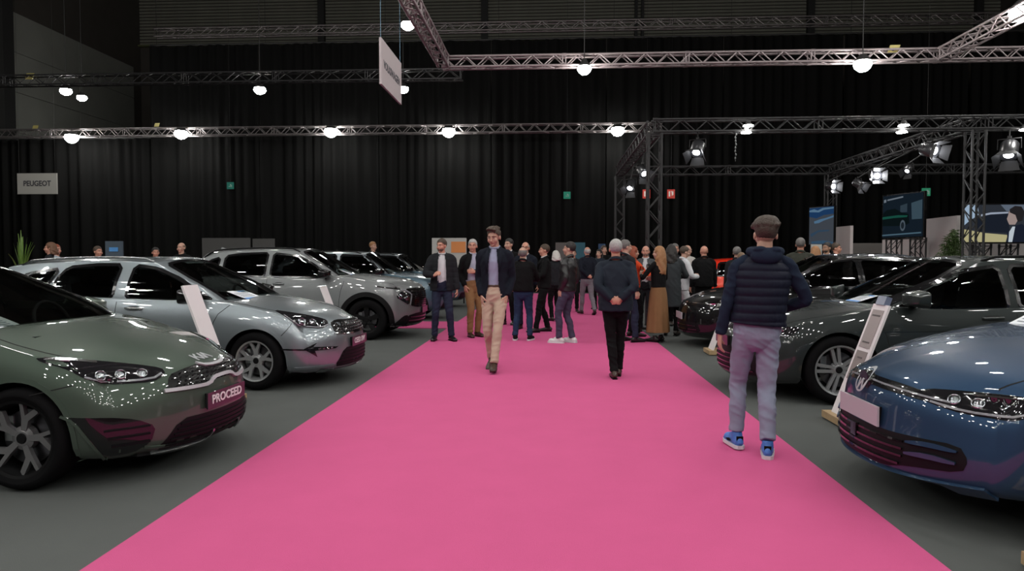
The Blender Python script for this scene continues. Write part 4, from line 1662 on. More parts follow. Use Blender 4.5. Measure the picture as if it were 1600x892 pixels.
SP['passat'] = base(name='passat', kind='estate_car', paint=P_ANTH, wb=2.84, fo=.95, ro=1.1, W=.91,
    half=[(-4.0, .72), (-3.6, .82), (-2.9, .88), (-1.5, .905), (-.3, .91), (.2, .905), (.5, .88), (.75, .82), (.96, .76)],
    crown=[(-4.0, .03), (-3, .01), (-.6, .01), (-.3, .05), (.3, .085), (.7, .085), (.96, .05)],
    ztop=[(-3.94, .95), (-3.5, 1.0), (-2.2, .985), (-1.0, .955), (-.36, .99), (0, .95), (.35, .895), (.62, .835), (.84, .77), (.95, .735)],
    zb=[(-3.9, .30), (-3.2, .2), (-2, .18), (-.5, .18), (.5, .19), (.96, .17)],
    xc=-.28, xw=-1.32, xb=-3.5, xr=-3.85, roof=[(-3.6, 1.37), (-3.0, 1.43), (-2.2, 1.475), (-1.55, 1.47), (-1.1, 1.44)], hb=.80, ht=.59, grbow=.06,
    dlo=[[(-.42, .925), (-.9, 1.17), (-1.28, 1.32), (-1.62, 1.37), (-1.64, .945)], [(-1.74, .95), (-1.72, 1.375), (-2.3, 1.37), (-2.62, 1.34), (-2.62, .99)],
         [(-2.7, 1.0), (-2.7, 1.33), (-3.2, 1.26), (-3.4, 1.12), (-3.2, 1.04)]],
    shuts=[[(-.36, .88), (-.46, .6), (-.48, .32)], [(-1.68, .9), (-1.68, .35)], [(-2.66, .95), (-2.5, .6)]], handles=[(-1.45, .86), (-2.4, .88)], handlemat=P_ANTH,
    hoodlines=[[(-.4, .74), (0, .775), (.4, .72), (.64, .62)]], mirror=(-.74, .985), rails=(-1.5, -3.4), tyre=.34, rim=.245, spoke=TWIN,
    rot=.1, rimmat=M_RIM, detail=det_passat)
SP['black'] = base(name='black', kind='saloon_car', paint=P_JET, wb=2.95, fo=.95, ro=1.05, W=.92,
    half=[(-4.0, .72), (-3.6, .82), (-2.9, .89), (-1.5, .915), (-.3, .92), (.2, .915), (.5, .89), (.75, .83), (.96, .77)],
    crown=SP['passat']['crown'], ztop=[(-4.0, .98), (-3.5, 1.02), (-2.2, 1.01), (-1.0, .99), (-.36, 1.02), (0, .99), (.35, .94), (.62, .88), (.84, .80), (.95, .755)],
    xc=-.20, xw=-1.3, xb=-3.0, xr=-3.9, roof=[(-3.6, 1.38), (-3.0, 1.47), (-2.3, 1.54), (-1.6, 1.53), (-1.1, 1.48)], hb=.81, ht=.58,
    dlo=[[(-.50, .98), (-1.0, 1.25), (-1.35, 1.40), (-1.70, 1.44), (-1.72, 1.0)], [(-1.78, 1.0), (-1.76, 1.44), (-2.4, 1.43), (-2.9, 1.33), (-3.3, 1.12), (-3.2, 1.03)]],
    chromeline=[(-.52, 1.02), (-1.0, 1.28), (-1.36, 1.42), (-1.76, 1.468), (-2.4, 1.458), (-2.95, 1.35), (-3.35, 1.13)],
    shuts=[[(-.36, .92), (-.46, .35)], [(-1.75, .95), (-1.75, .35)]], hoodlines=[], mirror=(-.8, .99),
    tyre=.36, rim=.26, spoke=FIVE, rimmat=M_BLACK, detail=det_id)
SP['red'] = base(name='red', kind='hatchback_car', paint=P_RED, wb=2.6, ro=.75,
    ztop=[(-3.35, 1.0), (-3.1, 1.02), (-2.2, 1.0), (-1.0, .98), (-.40, 1.01), (0, .965), (.35, .895), (.62, .83), (.80, .775), (.9, .745)],
    xc=-.36, xw=-1.2, xb=-3.0, xr=-3.25, roof=[(-3.2, 1.42), (-2.7, 1.47), (-1.9, 1.50), (-1.35, 1.48), (-1.0, 1.45)], hb=.79, ht=.60, grbow=.06,
    dlo=[[(-.58, .97), (-1.22, 1.35), (-1.60, 1.39), (-1.62, .98)], [(-1.72, .98), (-1.70, 1.39), (-2.3, 1.39), (-2.9, 1.36), (-3.0, 1.02)]],
    shuts=[], hoodlines=[], mirror=(-.72, .98), spoke=FIVE, detail=det_plain)
# ------------------------------------------------------------------ people
def cloth(name, col, rough=.85, b=.5):
    return mat('cloth_' + name, col, rough, bump=b, bump_scale=14, spec=.12, noise_amt=.12, noise_scale=9)


SKINS = {'fair': (.47, .27, .20), 'ruddy': (.50, .24, .17), 'tan': (.36, .20, .13)}


def skin(k):
    return mat('skin_' + k, SKINS[k], .55, noise_amt=.08, noise_scale=30)


def hairm(name, col):
    return mat('hair_' + name, col, .6, noise_amt=.35, noise_scale=60, bump=.6, bump_scale=90)


def ik(a, t, l1, l2, pole):
    a, t = Vector(a), Vector(t)
    v = t - a
    L = v.length
    mx = (l1 + l2) * .998
    if L > mx:
        t = a + v * (mx / L)
        v = t - a
        L = mx
    d = v / L
    x = (l1 * l1 - l2 * l2 + L * L) / (2 * L)
    h = math.sqrt(max(0, l1 * l1 - x * x))
    p = Vector(pole)
    p = p - d * p.dot(d)
    p.normalize()
    return a + d * x + p * h, t


def limb(g, pts, rad, n=14, **k):
    """tube with a rounded path and evenly changing girth"""
    pts = [Vector(p) for p in pts]
    P, Q = [], []
    m = len(pts)
    for i in range(m - 1):
        p0, p1, p2, p3 = pts[max(i - 1, 0)], pts[i], pts[i + 1], pts[min(i + 2, m - 1)]
        for j in range(4):
            t = j / 4
            P.append(.5 * ((2 * p1) + (p2 - p0) * t + (2 * p0 - 5 * p1 + 4 * p2 - p3) * t * t + (3 * p1 - p0 - 3 * p2 + p3) * t ** 3))
            u = t * t * (3 - 2 * t)
            Q.append(rad[i] * (1 - u) + rad[i + 1] * u)
    P.append(pts[-1])
    Q.append(rad[-1])
    g.tube(P, Q, n, **k)


def wrinkle(o, amp, sc=(9, 9, 16), seed=0):
    from mathutils import noise
    me = o.data
    n = len(me.vertices)
    co = np.empty(n * 3)
    me.vertices.foreach_get('co', co)
    co = co.reshape(-1, 3)
    no = np.empty(n * 3)
    me.vertices.foreach_get('normal', no)
    no = no.reshape(-1, 3)
    h = np.array([noise.noise(Vector((x * sc[0] + seed, y * sc[1], z * sc[2] + x * 7))) for x, y, z in co])
    h = 1 - 2 * np.abs(h) * 1.6
    co += no * (amp * h)[:, None]
    me.vertices.foreach_set('co', co.ravel())
    me.update()


def remesh(geo, name, m, parent, vox, smooth=4, fac=.5):
    o = geo.build(name, m, parent)
    r = o.modifiers.new('r', 'REMESH')
    r.mode = 'VOXEL'
    r.voxel_size = vox
    r.adaptivity = 0
    if smooth:
        s = o.modifiers.new('s', 'SMOOTH')
        s.factor = fac
        s.iterations = smooth
    bake(o)
    o.data.shade_smooth()
    return o


def cut(o, keep):
    bm = bmesh.new()
    bm.from_mesh(o.data)
    dl = [f for f in bm.faces if not keep(f.calc_center_median(), f.normal)]
    bmesh.ops.delete(bm, geom=dl, context='FACES')
    bm.to_mesh(o.data)
    bm.free()


def hand(g, w, d, n, side, curl=.5, spread=0.0):
    """palm and five fingers; d points to the fingertips, n is where the palm faces, side is the thumb side"""
    d, n = Vector(d).normalized(), Vector(n)
    n = (n - d * n.dot(d)).normalized()
    s = Vector(side)
    s = (s - d * s.dot(d) - n * s.dot(n)).normalized()
    w = Vector(w)
    g.tube([w - d * .03, w, w + d * .03, w + d * .07, w + d * .092], [(.022, .026), (.018, .027), (.016, .036), (.014, .042), (.011, .038)], 12, up=n)
    for i, L in enumerate((.072, .080, .074, .058)):
        b = w + d * .082 + s * (.031 - .0205 * i)
        pts = [b - d * .01]
        a = 0.15
        p = b
        dd = (d + s * (.5 - i * .33) * spread).normalized()
        for k, l in enumerate((.42, .32, .26)):
            a += curl * (.9 if k else .6)
            p = p + (dd * math.cos(a) + n * math.sin(a)) * (L * l)
            pts.append(p)
        g.tube(pts, [.0095, .0092, .0082, .0062], 8)
    b = w + d * .022 + s * .026
    t1 = b + (d * .65 + s * .6 + n * .35).normalized() * .042
    t2 = t1 + (d * .85 + s * .15 + n * .5 * (1 + curl)).normalized() * .032
    t3 = t2 + (d * .8 - s * .1 + n * .6 * (1 + curl)).normalized() * .024
    g.tube([b - s * .01, b, t1, t2, t3], [.013, .0145, .012, .0105, .007], 8)


def person(px, top, feet=None, dist=None, rz=0, label='', group=None, P=None):
    P = P or {}
    if feet is not None:
        gp = ground(px, feet)
        X, Y = gp.x, gp.y
    else:
        Y = dist
        X = at(px, top, Y).x
    H = at(px, top, Y).z
    if P.get('dx'):
        X += P['dx']
    k = H / 1.765
    global HANDS
    vox = P.get('vox', .012)
    root = empty('person', (X, Y, 0.004), R(rz), label, 'person', group)
    root.scale = (k, k, k)
    wd = P.get('wide', 1.0)           # girth
    sh = P.get('shoulder', 1.0)
    sk = skin(P.get('skin', 'fair'))
    lean = P.get('lean', 0.0)         # forward lean of the trunk

    def T(p, f=1.0):                  # trunk lean about the hips
        p = Vector(p)
        if p.z > .9:
            t = (p.z - .9)
            return Vector((p.x + P.get('sway', 0) * t, p.y + lean * t, p.z - .4 * lean * lean * t))
        return p
    shz = 1.405
    SH = {1: T((.172 * sh, -.005, shz)), -1: T((-.172 * sh, -.005, shz))}
    arms = P.get('arms', {})
    A = {}
    for s, nm in ((-1, 'L'), (1, 'R')):
        spec = arms.get(nm, 'down')
        table = {
            'down': ((.25, .05, .83), (.3, -1, 0), (.05, .12, -1), (-1, .2, 0), (0, 1, .1), .45),
            'pocket': ((.170, .05, .92), (.5, -1, 0), (-.1, .15, -1), (-1, -.3, 0), (0, 1, 0), .3),
            'vestpocket': ((.17, .17, 1.06), (1, -.7, 0), (-1, .3, -.2), (0, -1, 0), (0, .3, 1), .3),
            'back': ((.045, -.185, .995), (1, -.45, 0), (-1, -.12, -.25), (0, 1, .15), (-.1, 0, 1), .9),
            'chest': ((.12, .27, 1.13), (.8, -.6, -.5), (-.6, .5, .35), (-.5, -.5, -.3), (0, .3, 1), .9),
            'glass': ((.14, .30, 1.22), (.8, -.4, -.6), (-.35, .5, .55), (-.8, -.2, .1), (0, .6, .8), 1.1),
            'cross': ((-.06, .21, 1.17), (1, -.1, -.6), (-1, .1, .1), (0, -1, 0), (0, 0, 1), .6),
            'forward': ((.16, .34, 1.02), (.6, -.8, -.3), (-.1, 1, .1), (0, 0, -1), (-1, 0, 0), .5),
            'swing_f': ((.22, .26, .90), (.3, -1, 0), (.0, .7, -.8), (-1, 0, 0), (0, .8, .5), .5),
            'swing_b': ((.23, -.20, .87), (.3, -1, 0), (.0, -.2, -1), (-1, 0, 0), (0, 1, 0), .5),
        }[spec] if isinstance(spec, str) else spec
        w, pole, hd, hn, ht, curl = table
        w = T((w[0] * s * (1 if spec in ('back', 'cross') else (.5 + .5 * wd)), w[1] * (wd if w[1] > 0 else 1), w[2]))
        e, w = ik(SH[s], w, .285, .25, (pole[0] * s, pole[1], pole[2]))
        A[s] = (e, w, (hd[0] * s, hd[1], hd[2]), (hn[0] * s, hn[1], hn[2]), (ht[0] * s, ht[1], ht[2]), curl)
    HANDS = {s: Vector((X, Y, 0)) + Matrix.Rotation(R(rz), 3, 'Z') @ (k * (A[s][1] + Vector(A[s][2]).normalized() * .085 + Vector(A[s][3]).normalized() * .035)) for s in (1, -1)}
    hy, hp = R(P.get('head', (0, 0))[0]), R(P.get('head', (0, 0))[1])
    hr = R(P.get('tilt', 0))
    piv = Vector((0, -.005, 1.53))
    RH = Matrix.Rotation(hy, 3, 'Z') @ Matrix.Rotation(hp, 3, 'X') @ Matrix.Rotation(hr, 3, 'Y')

    def Hd(p):
        q = RH @ (Vector(p) - piv) + piv
        return T(q)
    hoff = T((0, 0, 1.53)) - Vector((0, 0, 1.53))

    # ---- body: head, neck, trunk, arms, hands as one surface
    g = Geo()
    g.tube([T((0, 0, z)) for z in (.92, 1.05, 1.2, 1.32, 1.41, 1.46)], [(.125 * wd, .085), (.12 * wd, .085), (.13, .09), (.145, .09), (.13 * sh, .07), (.06, .055)], 16, up=(1, 0, 0))
    g.tube([T((0, -.01, 1.42)), T((0, -.005, 1.50)), Hd((0, -.002, 1.575))], [.066, .057, .055], 14)
    for s in (1, -1):
        e, w, hd, hn, ht, curl = A[s]
        g.tube([SH[s] * .8 + T((0, 0, shz)) * .2, SH[s], e, w], [.04, .042, .034, .025], 10)
        hand(g, w, hd, hn, ht, curl)
    rt = RH
    g.ball(Hd((0, -.014, 1.655)), (.075, .094, .090), 16, 12, rt)
    g.ball(Hd((0, .028, 1.605)), (.060, .062, .082), 14, 10, rt)
    g.ball(Hd((0, .030, 1.567)), (.048, .050, .040), 14, 10, rt)
    g.ball(Hd((0, .068, 1.545)), (.022, .018, .018), 10, 8, rt)
    g.ball(Hd((0, .072, 1.658)), (.050, .020, .012), 12, 8, rt)
    g.ball(Hd((0, .082, 1.573)), (.023, .012, .011), 10, 8, rt)
    for s in (1, -1):
        g.ball(Hd((s * .040, .062, 1.60)), (.022, .022, .026), 10, 8, rt)
        g.ball(Hd((s * .077, -.008, 1.62)), (.010, .019, .031), 10, 8, rt)
    g.tube([Hd((0, .088, 1.648)), Hd((0, .098, 1.620)), Hd((0, .108, 1.602)), Hd((0, .090, 1.593))], [.008, .009, .012, .009], 8)
    body = remesh(g, 'body', sk, root, P.get('bvox', vox * .72), 2)
    face = P.get('face', True)
    if face:
        for s in (1, -1):
            g = Geo()
            g.ball(Hd((s * .030, .0835, 1.636)), (.0115, .0065, .0055), 10, 6, rt)
            ey = g.build('eye', mat('eye_white', (.38, .34, .32), .3), root, smooth=True)
            g = Geo()
            g.ball(Hd((s * .030, .0875, 1.636)), (.0058, .004, .0052), 8, 6, rt)
            g.build('iris', mat('iris_dark', (.02, .014, .01), .3), ey, smooth=True)
            g = Geo()
            g.tube([Hd((s * .014, .0945, 1.655)), Hd((s * .032, .093, 1.661)), Hd((s * .050, .081, 1.654))], .0032, 6)
            g.build('eyebrow', hairm('brow', (.05, .035, .025)), root, smooth=True)
        g = Geo()
        g.tube([Hd((-.022, .089, 1.574)), Hd((0, .0965, 1.576)), Hd((.022, .089, 1.574))], [(.002, .0045), (.004, .006), (.002, .0045)], 6)
        g.build('mouth', mat('lips', (.30, .09, .08), .5), root, smooth=True)
    if P.get('beard'):
        g = Geo()
        g.ball(Hd((0, .034, 1.572)), (.056, .058, .046), 16, 12, rt)
        o = remesh(g, 'beard', P['beard'], root, .008, 2)
        lm = Hd((0, .09, 1.585))
        inv = RH.inverted()
        cut(o, lambda c, n: (inv @ (c - hoff - piv) + piv).z < 1.588 and not ((inv @ (c - hoff - piv) + piv).z > 1.57 and abs(c.x - lm.x) < .022))
    if P.get('glasses'):
        g = Geo()
        for s in (1, -1):
            ring = [Hd((s * .031 + .021 * math.cos(2 * PI * i / 14), .101, 1.636 + .017 * math.sin(2 * PI * i / 14))) for i in range(15)]
            g.tube(ring, .002, 5)
            g.tube([Hd((s * .052, .10, 1.64)), Hd((s * .077, .0, 1.638))], .002, 5)
        g.tube([Hd((-.01, .102, 1.638)), Hd((.01, .102, 1.638))], .002, 5)
        g.build('glasses', M_GLOSSBLACK, root)
    # ---- hair
    hs = P.get('hair', 'short')
    hm = P.get('hairmat') or hairm('brown', (.06, .035, .02))
    inv = RH.inverted()
    rnd = random.Random(int(px * 7 + top))

    def local(c):
        return inv @ (c - hoff - piv) + piv
    if hs != 'bald':
        g = Geo()
        if hs == 'fringe':              # bald crown, hair at the sides and back
            g.ball(Hd((0, -.02, 1.645)), (.082, .098, .088), 18, 12, rt)
        else:
            g.ball(Hd((0, -.018, 1.668)), (.083, .102, .095), 20, 14, rt)
        if hs == 'quiff':
            for i in range(16):
                t = rnd.uniform(-1, 1)
                g.ball(Hd((t * .06, rnd.uniform(-.05, .085), 1.745 - .02 * t * t + rnd.uniform(0, .012))), (.022, .03, .02), 8, 6, rt)
        if hs == 'mop':
            g.ball(Hd((0, -.002, 1.704)), (.096, .114, .074), 20, 12, rt)
            for i in range(46):
                a = rnd.uniform(0, 2 * PI)
                rr = rnd.uniform(.3, 1.0) ** .6
                g.ball(Hd((rr * .094 * math.cos(a), rr * .108 * math.sin(a), 1.768 - .075 * rr ** 2.2)), (.022, .022, .020), 8, 6, rt)
        if hs == 'messy':
            for i in range(30):
                a = rnd.uniform(0, 2 * PI)
                rr = rnd.uniform(0, 1)
                g.ball(Hd((rr * .078 * math.cos(a), -.015 + rr * .092 * math.sin(a), 1.758 - .06 * rr * rr)), .018, 8, 6)
        if hs in ('long', 'shoulder', 'bob'):
            zl = {'long': 1.24, 'shoulder': 1.38, 'bob': 1.50}[hs]
            for i in range(15):
                a = PI * (.02 + .96 * i / 14)
                x, y = .088 * math.cos(a), -.02 - .092 * math.sin(a)
                pts = [Hd((x * .9, y * .9, 1.68)), Hd((x * 1.08, y * 1.05, 1.60))]
                for q in range(1, 6):
                    z = 1.60 + (zl - 1.60) * q / 5
                    pts.append(T((x * (1.1 + .18 * q / 5 + .10 * math.sin(q * 2.2 + i)), y * (1.1 + .12 * q / 5) - .01 * math.sin(q * 1.7 + i), z + rnd.uniform(-.015, .015))))
                g.tube(pts, [.018, .022, .022, .020, .020, .017, .006], 8)
        if hs == 'bun':
            g.ball(Hd((0, -.115, 1.70)), (.038, .036, .038), 12, 8, rt)
        o = remesh(g, 'hair', hm, root, P.get('hvox', .009), 1)

        def keep(c, n):
            q = local(c)
            if hs in ('long', 'shoulder', 'bob') and q.y < -.0:
                return True
            if hs == 'bun' and q.y < -.08:
                return True
            yy = q.y
            h = np.interp(yy, [-.12, -.07, -.03, 0, .03, .06, .085, .1], [1.565, 1.57, 1.60, 1.635, 1.655, 1.69, 1.706, 1.71])
            if hs == 'fringe':
                return h < q.z < 1.685 and (abs(q.x) > .05 or yy < -.03)
            if hs == 'mop':
                return q.z > h
            if hs in ('long', 'shoulder', 'bob') and yy < .045:
                return True
            return q.z > h
        cut(o, keep)
    # ---- legs
    hipz = .90
    ank = P.get('ankles', ((-.10, .0, .09), (.10, .02, .09)))
    fy = P.get('footyaw', (8, -8))
    tc = P.get('trousers')
    loose = P.get('loose', 1.0)
    K = {}
    g = Geo()
    pw = .155 * (.4 + .6 * wd)
    wz = 1.045
    g.tube([T((0, .0, wz)), T((0, 0, 1.0)), (0, -.005, .93), (0, -.005, .87), (0, -.0, .80), (0, 0, .76)], [(pw, .108 * wd), (pw + .008, .115 * wd), (pw + .014, .122), (pw + .006, .114), (.10, .085), (.04, .04)], 20, up=(1, 0, 0))
    for s, a, yaw in ((-1, ank[0], fy[0]), (1, ank[1], fy[1])):
        hip = Vector((s * .082, 0, hipz))
        kn, an = ik(hip, a, .425, .405, (s * .06, 1, 0))
        K[s] = (kn, an)
        mid = hip.lerp(kn, .5) + Vector((0, .008, 0))
        cal = kn.lerp(an, .35) + Vector((0, -.014, 0))
        low = an + Vector((0, 0, -.005 if not P.get('cuff') else .03))
        limb(g, [hip + Vector((-s * .01, 0, .05)), hip.lerp(kn, .12), mid, kn, cal, kn.lerp(an, .75), low],
             [.060, .088 * (.5 + .5 * loose), .079 * loose, .063 * loose, .062 * loose, .054 * loose, .057 * loose], 18)
    if tc and not P.get('skirt'):
        wrinkle(remesh(g, 'trousers', tc, root, vox, 8), .005, (8, 8, 15), px)
    if P.get('skirt'):
        g = Geo()
        n = 48
        vs, fs = [], []
        zs = [1.08, 1.0, .90, .75, .55, .35, .18]
        rr = [(.125, .095), (.15, .115), (.175, .14), (.19, .155), (.205, .17), (.22, .185), (.235, .20)]
        for i, z in enumerate(zs):
            f = i / 6
            for j in range(n):
                t = 2 * PI * j / n
                r = 1 + .055 * f * math.sin(9 * t + .8 * math.sin(3 * t) + f)
                vs.append((rr[i][0] * r * math.cos(t), rr[i][1] * r * math.sin(t), z))
        for i in range(6):
            for j in range(n):
                fs.append((i * n + j, i * n + (j + 1) % n, (i + 1) * n + (j + 1) % n, (i + 1) * n + j))
        g.add(vs, fs)
        g.build('skirt', P['skirt'], root, smooth=True)
    # ---- shoes
    sm = P.get('shoes') or mat('shoe_dark', (.02, .014, .012), .4)
    for s, yaw in ((-1, fy[0]), (1, fy[1])):
        an = K[s][1]
        g = Geo()
        g.tube([(0, -.085, .03), (0, -.07, .045), (0, -.03, .05), (0, .03, .048), (0, .09, .038), (0, .14, .032), (0, .185, .026), (0, .20, .022)],
               [(.02, .02), (.040, .033), (.048, .036), (.045, .037), (.036, .044), (.028, .046), (.022, .038), (.01, .018)], 14, up=(0, 0, 1))
        g.tube([(0, -.02, .04), (0, -.015, .09), (0, -.01, .12)], [.042, .042, .040], 12)
        if P.get('sneaker'):
            g.ball((0, .13, .045), (.047, .06, .035), 12, 8)
            g.tube([(0, .03, .085), (0, .09, .07)], [.03, .025], 8)
        hl = P.get('heel', {}).get(s, 0)
        o = remesh(g, 'shoe', sm, root, max(.007, vox * .7), 2)
        o.location = (an.x, an.y + .005, max(0, an.z - .09))
        o.rotation_euler = (R(hl), 0, R(yaw))
        if P.get('sneaker'):
            g = Geo()
            out = [(-.040, -.07), (-.02, -.095), (.02, -.095), (.040, -.07), (.044, 0), (.050, .08), (.050, .15), (.03, .20), (0, .212), (-.03, .20), (-.050, .15), (-.050, .08), (-.044, 0)]
            g.prism(out, 0.0, .026, lambda a, b, h: Vector((a, b, h)))
            g.build('shoe_sole', mat('rubber_white', (.6, .6, .62), .5), o)
            if P.get('accent'):
                g = Geo()
                for sx in (1, -1):
                    g.add([(sx * .046, -.02, .05), (sx * .050, .05, .035), (sx * .049, .10, .045), (sx * .047, .02, .065)], [(0, 1, 2, 3)])
                g.box((0, -.075, .07), (.05, .012, .05))
                g.build('shoe_side_panel', P['accent'], o)
        else:
            g = Geo()
            g.box((0, -.055, .008), (.062, .06, .016))
            g.box((0, .075, .005), (.07, .19, .010))
            g.build('shoe_sole', M_BLACK, o)
    # ---- upper clothes
    sh_m = P.get('shirt')
    def torso(g, e, hem, collar=True, nlow=0):
        rows = [(hem, .172 * (.35 + .65 * wd), .120 * wd), (.95, .172 * (.35 + .65 * wd), .124 * wd), (1.06, .160 * (.35 + .65 * wd), .122 * wd), (1.20, .166 * (.5 + .5 * wd), .124 * (.3 + .7 * wd)),
                (1.32, .176 * sh, .124), (1.39, .160 * sh, .108), (1.44, .110 * sh, .085), (1.485, .074, .064)]
        rows = [r for r in rows if r[0] >= hem]
        rows = [(hem, rows[0][1], rows[0][2])] + [r for r in rows if r[0] > hem + .01]
        g.tube([T((0, -.004, z)) for z, a, b in rows], [(a + e, b + e) for z, a, b in rows], 24, up=(1, 0, 0))

    def sleeves(g, e, lw=1.0, cuff=0.0):
        for s in (1, -1):
            el, w = A[s][0], A[s][1]
            w2 = w.lerp(el, cuff)
            limb(g, [T((s * .05, -.01, 1.455)), T((s * .12 * sh, -.008, 1.438)), SH[s] + Vector((s * .004, 0, -.012)), SH[s].lerp(el, .45), el, el.lerp(w2, .5), w2],
                 [.030 + e, .040 + e, .050 + e, .050 + e, .042 + e, .040 + e, .034 + e], 14)
    if sh_m:
        g = Geo()
        torso(g, -.004, P.get('shirthem', 1.0))
        if P.get('jacket') is None:
            sleeves(g, -.002, cuff=P.get('cuffs', 0.02))
        else:
            sleeves(g, -.012, cuff=-.02)
        wrinkle(remesh(g, 'shirt', sh_m, root, vox, 5), .003, (9, 9, 9), px)
        g = Geo()
        ring = [T((.063 * math.cos(t), -.006 + .060 * math.sin(t), 1.505 - .02 * math.sin(t))) for t in [2 * PI * i / 20 for i in range(21)]]
        g.tube(ring, [(.016, .008)] * 21, 8, up=(0, 0, 1), caps=False)
        g.build('shirt_collar', sh_m, root, smooth=True)
        if P.get('belt'):
            g = Geo()
            n = 28
            ring = [T(((pw + .008) * math.cos(t), (.112 * wd) * math.sin(t), 1.028)) for t in [2 * PI * i / n for i in range(n + 1)]]
            g.tube(ring, [(.017, .006)] * (n + 1), 6, up=(0, 0, 1), caps=False)
            g.build('belt', mat('belt_leather', (.05, .025, .015), .4), root)
    if P.get('tie'):
        g = Geo()
        g.tube([T((0, .085, 1.49)), T((0, .115, 1.40)), T((0, .135, 1.25)), T((0, .135, 1.08))], [(.004, .012), (.004, .022), (.004, .03), (.003, .02)], 8, up=(0, 1, 0))
        g.build('tie', P['tie'], root, smooth=True)
    jm = P.get('jacket')
    if jm:
        g = Geo()
        hem = P.get('hem', .88)
        je = P.get('je', .014)
        torso(g, je, hem)
        if not P.get('vest'):
            sleeves(g, je - .002, cuff=P.get('jcuff', 0.0))
        o = remesh(g, 'jacket' if not P.get('vest') else 'padded_vest', jm, root, vox, 6)
        if not P.get('quilt'):
            wrinkle(o, .005, (8, 8, 9), px)
        op = P.get('open')
        if op:
            zz = [q[0] for q in op]
            ww = [q[1] for q in op]
            cut(o, lambda c, n: not (n.y > .15 and c.y > T((0, 0, c.z)).y + .02 and abs(c.x - T((0, 0, c.z)).x) < np.interp(c.z, zz, ww)))
        if P.get('quilt'):
            me = o.data
            n = len(me.vertices)
            co = np.empty(n * 3)
            me.vertices.foreach_get('co', co)
            co = co.reshape(-1, 3)
            no = np.empty(n * 3)
            me.vertices.foreach_get('normal', no)
            no = no.reshape(-1, 3)
            pitch, amp = P['quilt']
            ph = np.abs(np.sin(co[:, 2] * PI / pitch + .8 * co[:, 0]))
            co += no * (amp * (np.sqrt(ph) - .8))[:, None]
            me.vertices.foreach_set('co', co.ravel())
            me.update()
        if P.get('under'):              # sleeves of the garment under a vest
            g = Geo()
            torso(g, -.002, 1.0)
            sleeves(g, .004, cuff=.0)
            wrinkle(remesh(g, 'hoodie', P['under'], root, vox, 6), .005, (9, 9, 14), px)
        if P.get('hood'):
            g = Geo()
            for i in range(20):
                t = 2 * PI * i / 20
                t2 = 2 * PI * (i + 1) / 20
                f = lambda t: T((.105 * math.cos(t), -.035 + .085 * math.sin(t), 1.505 + .01 * math.sin(t)))
                g.tube([f(t), f(t2)], [.034, .034], 8)
            g.ball(T((0, -.10, 1.47)), (.115, .06, .065), 14, 10)
            g.ball(T((-.05, -.115, 1.52)), (.05, .035, .025), 10, 8)
            g.ball(T((.05, -.115, 1.515)), (.05, .035, .022), 10, 8)
            remesh(g, 'hood', P['hood'], root, vox, 2)
        if P.get('collar', True) and not P.get('hood'):
            g = Geo()
            a0 = 0.35 if op else 0.0
            ts = [PI / 2 + a0 + (2 * PI - 2 * a0) * i / 20 for i in range(21)]
            ring = [T(((.074 + je * .3) * math.cos(t), -.010 + (.068 + je * .3) * math.sin(t), 1.495 - .030 * math.sin(t) - (.03 if math.sin(t) > .6 and op else 0))) for t in ts]
            g.tube(ring, [(.022, .009)] * 21, 8, up=(0, 0, 1))
            if op and P.get('lapel', True):
                for s in (1, -1):
                    g.tube([T((s * .070, .055, 1.47)), T((s * .085, .125, 1.36)), T((s * (np.interp(1.2, [q[0] for q in op], [q[1] for q in op]) + .012), .145 * (.5 + .5 * wd), 1.20))], [(.006, .018), (.006, .030), (.004, .008)], 8, up=(0, 1, 0))
            g.build('jacket_collar', jm, root, smooth=True)
    if P.get('scarf'):
        g = Geo()
        g.tube([T((-.13, -.02, 1.44)), T((-.09, .08, 1.46)), T((0, .125, 1.40)), T((.09, .08, 1.46)), T((.13, -.02, 1.44)), T((.08, -.10, 1.47)), T((-.08, -.10, 1.47)), T((-.13, -.02, 1.44))], .035, 10)
        g.tube([T((-.02, .13, 1.40)), T((-.05, .145, 1.25)), T((-.04, .14, 1.15))], [.035, .035, .03], 10)
        remesh(g, 'scarf', P['scarf'], root, .012, 2)
    if P.get('cross_strap'):
        g = Geo()
        g.tube([T((.12, .05, 1.46)), T((.02, .145, 1.30)), T((-.13, .12, 1.08))], [(.004, .018)] * 3, 6, up=(0, 1, 0))
        g.build('bag_strap', P['cross_strap'], root)
    return root
# ------------------------------------------------------------------ signs
SIGN = mat('sign_board', (.42, .41, .38), .6)
SIGN2 = mat('sign_board_pale', (.40, .35, .36), .6)
INK = mat('sign_ink', (.05, .05, .06), .6)
p0, p1 = at(27, 271, 28.0), at(90, 303, 28.0)
w_, h_ = p1.x - p0.x, p0.z - p1.z
root = empty('name_board', ((p0.x + p1.x) / 2, 28.0, (p0.z + p1.z) / 2), 0, 'pale rectangular name board hanging before the drapes at far left', 'sign')
box('board', (0, 0, 0), (w_, .03, h_), SIGN, root)
t = textmesh('lettering', 'PEUGEOT', .30, INK, root, sx=.9, bold=.008)
t.rotation_euler = (PI / 2, 0, 0)
t.location = (0, -.02, 0)
for s in (-1, 1):
    Geo().tube([(s * w_ * .45, 0, h_ / 2), (s * w_ * .45, 0, WH - (p0.z + p1.z) / 2 - .7)], .004, 4).build('suspension_wire', M_STEEL, root)
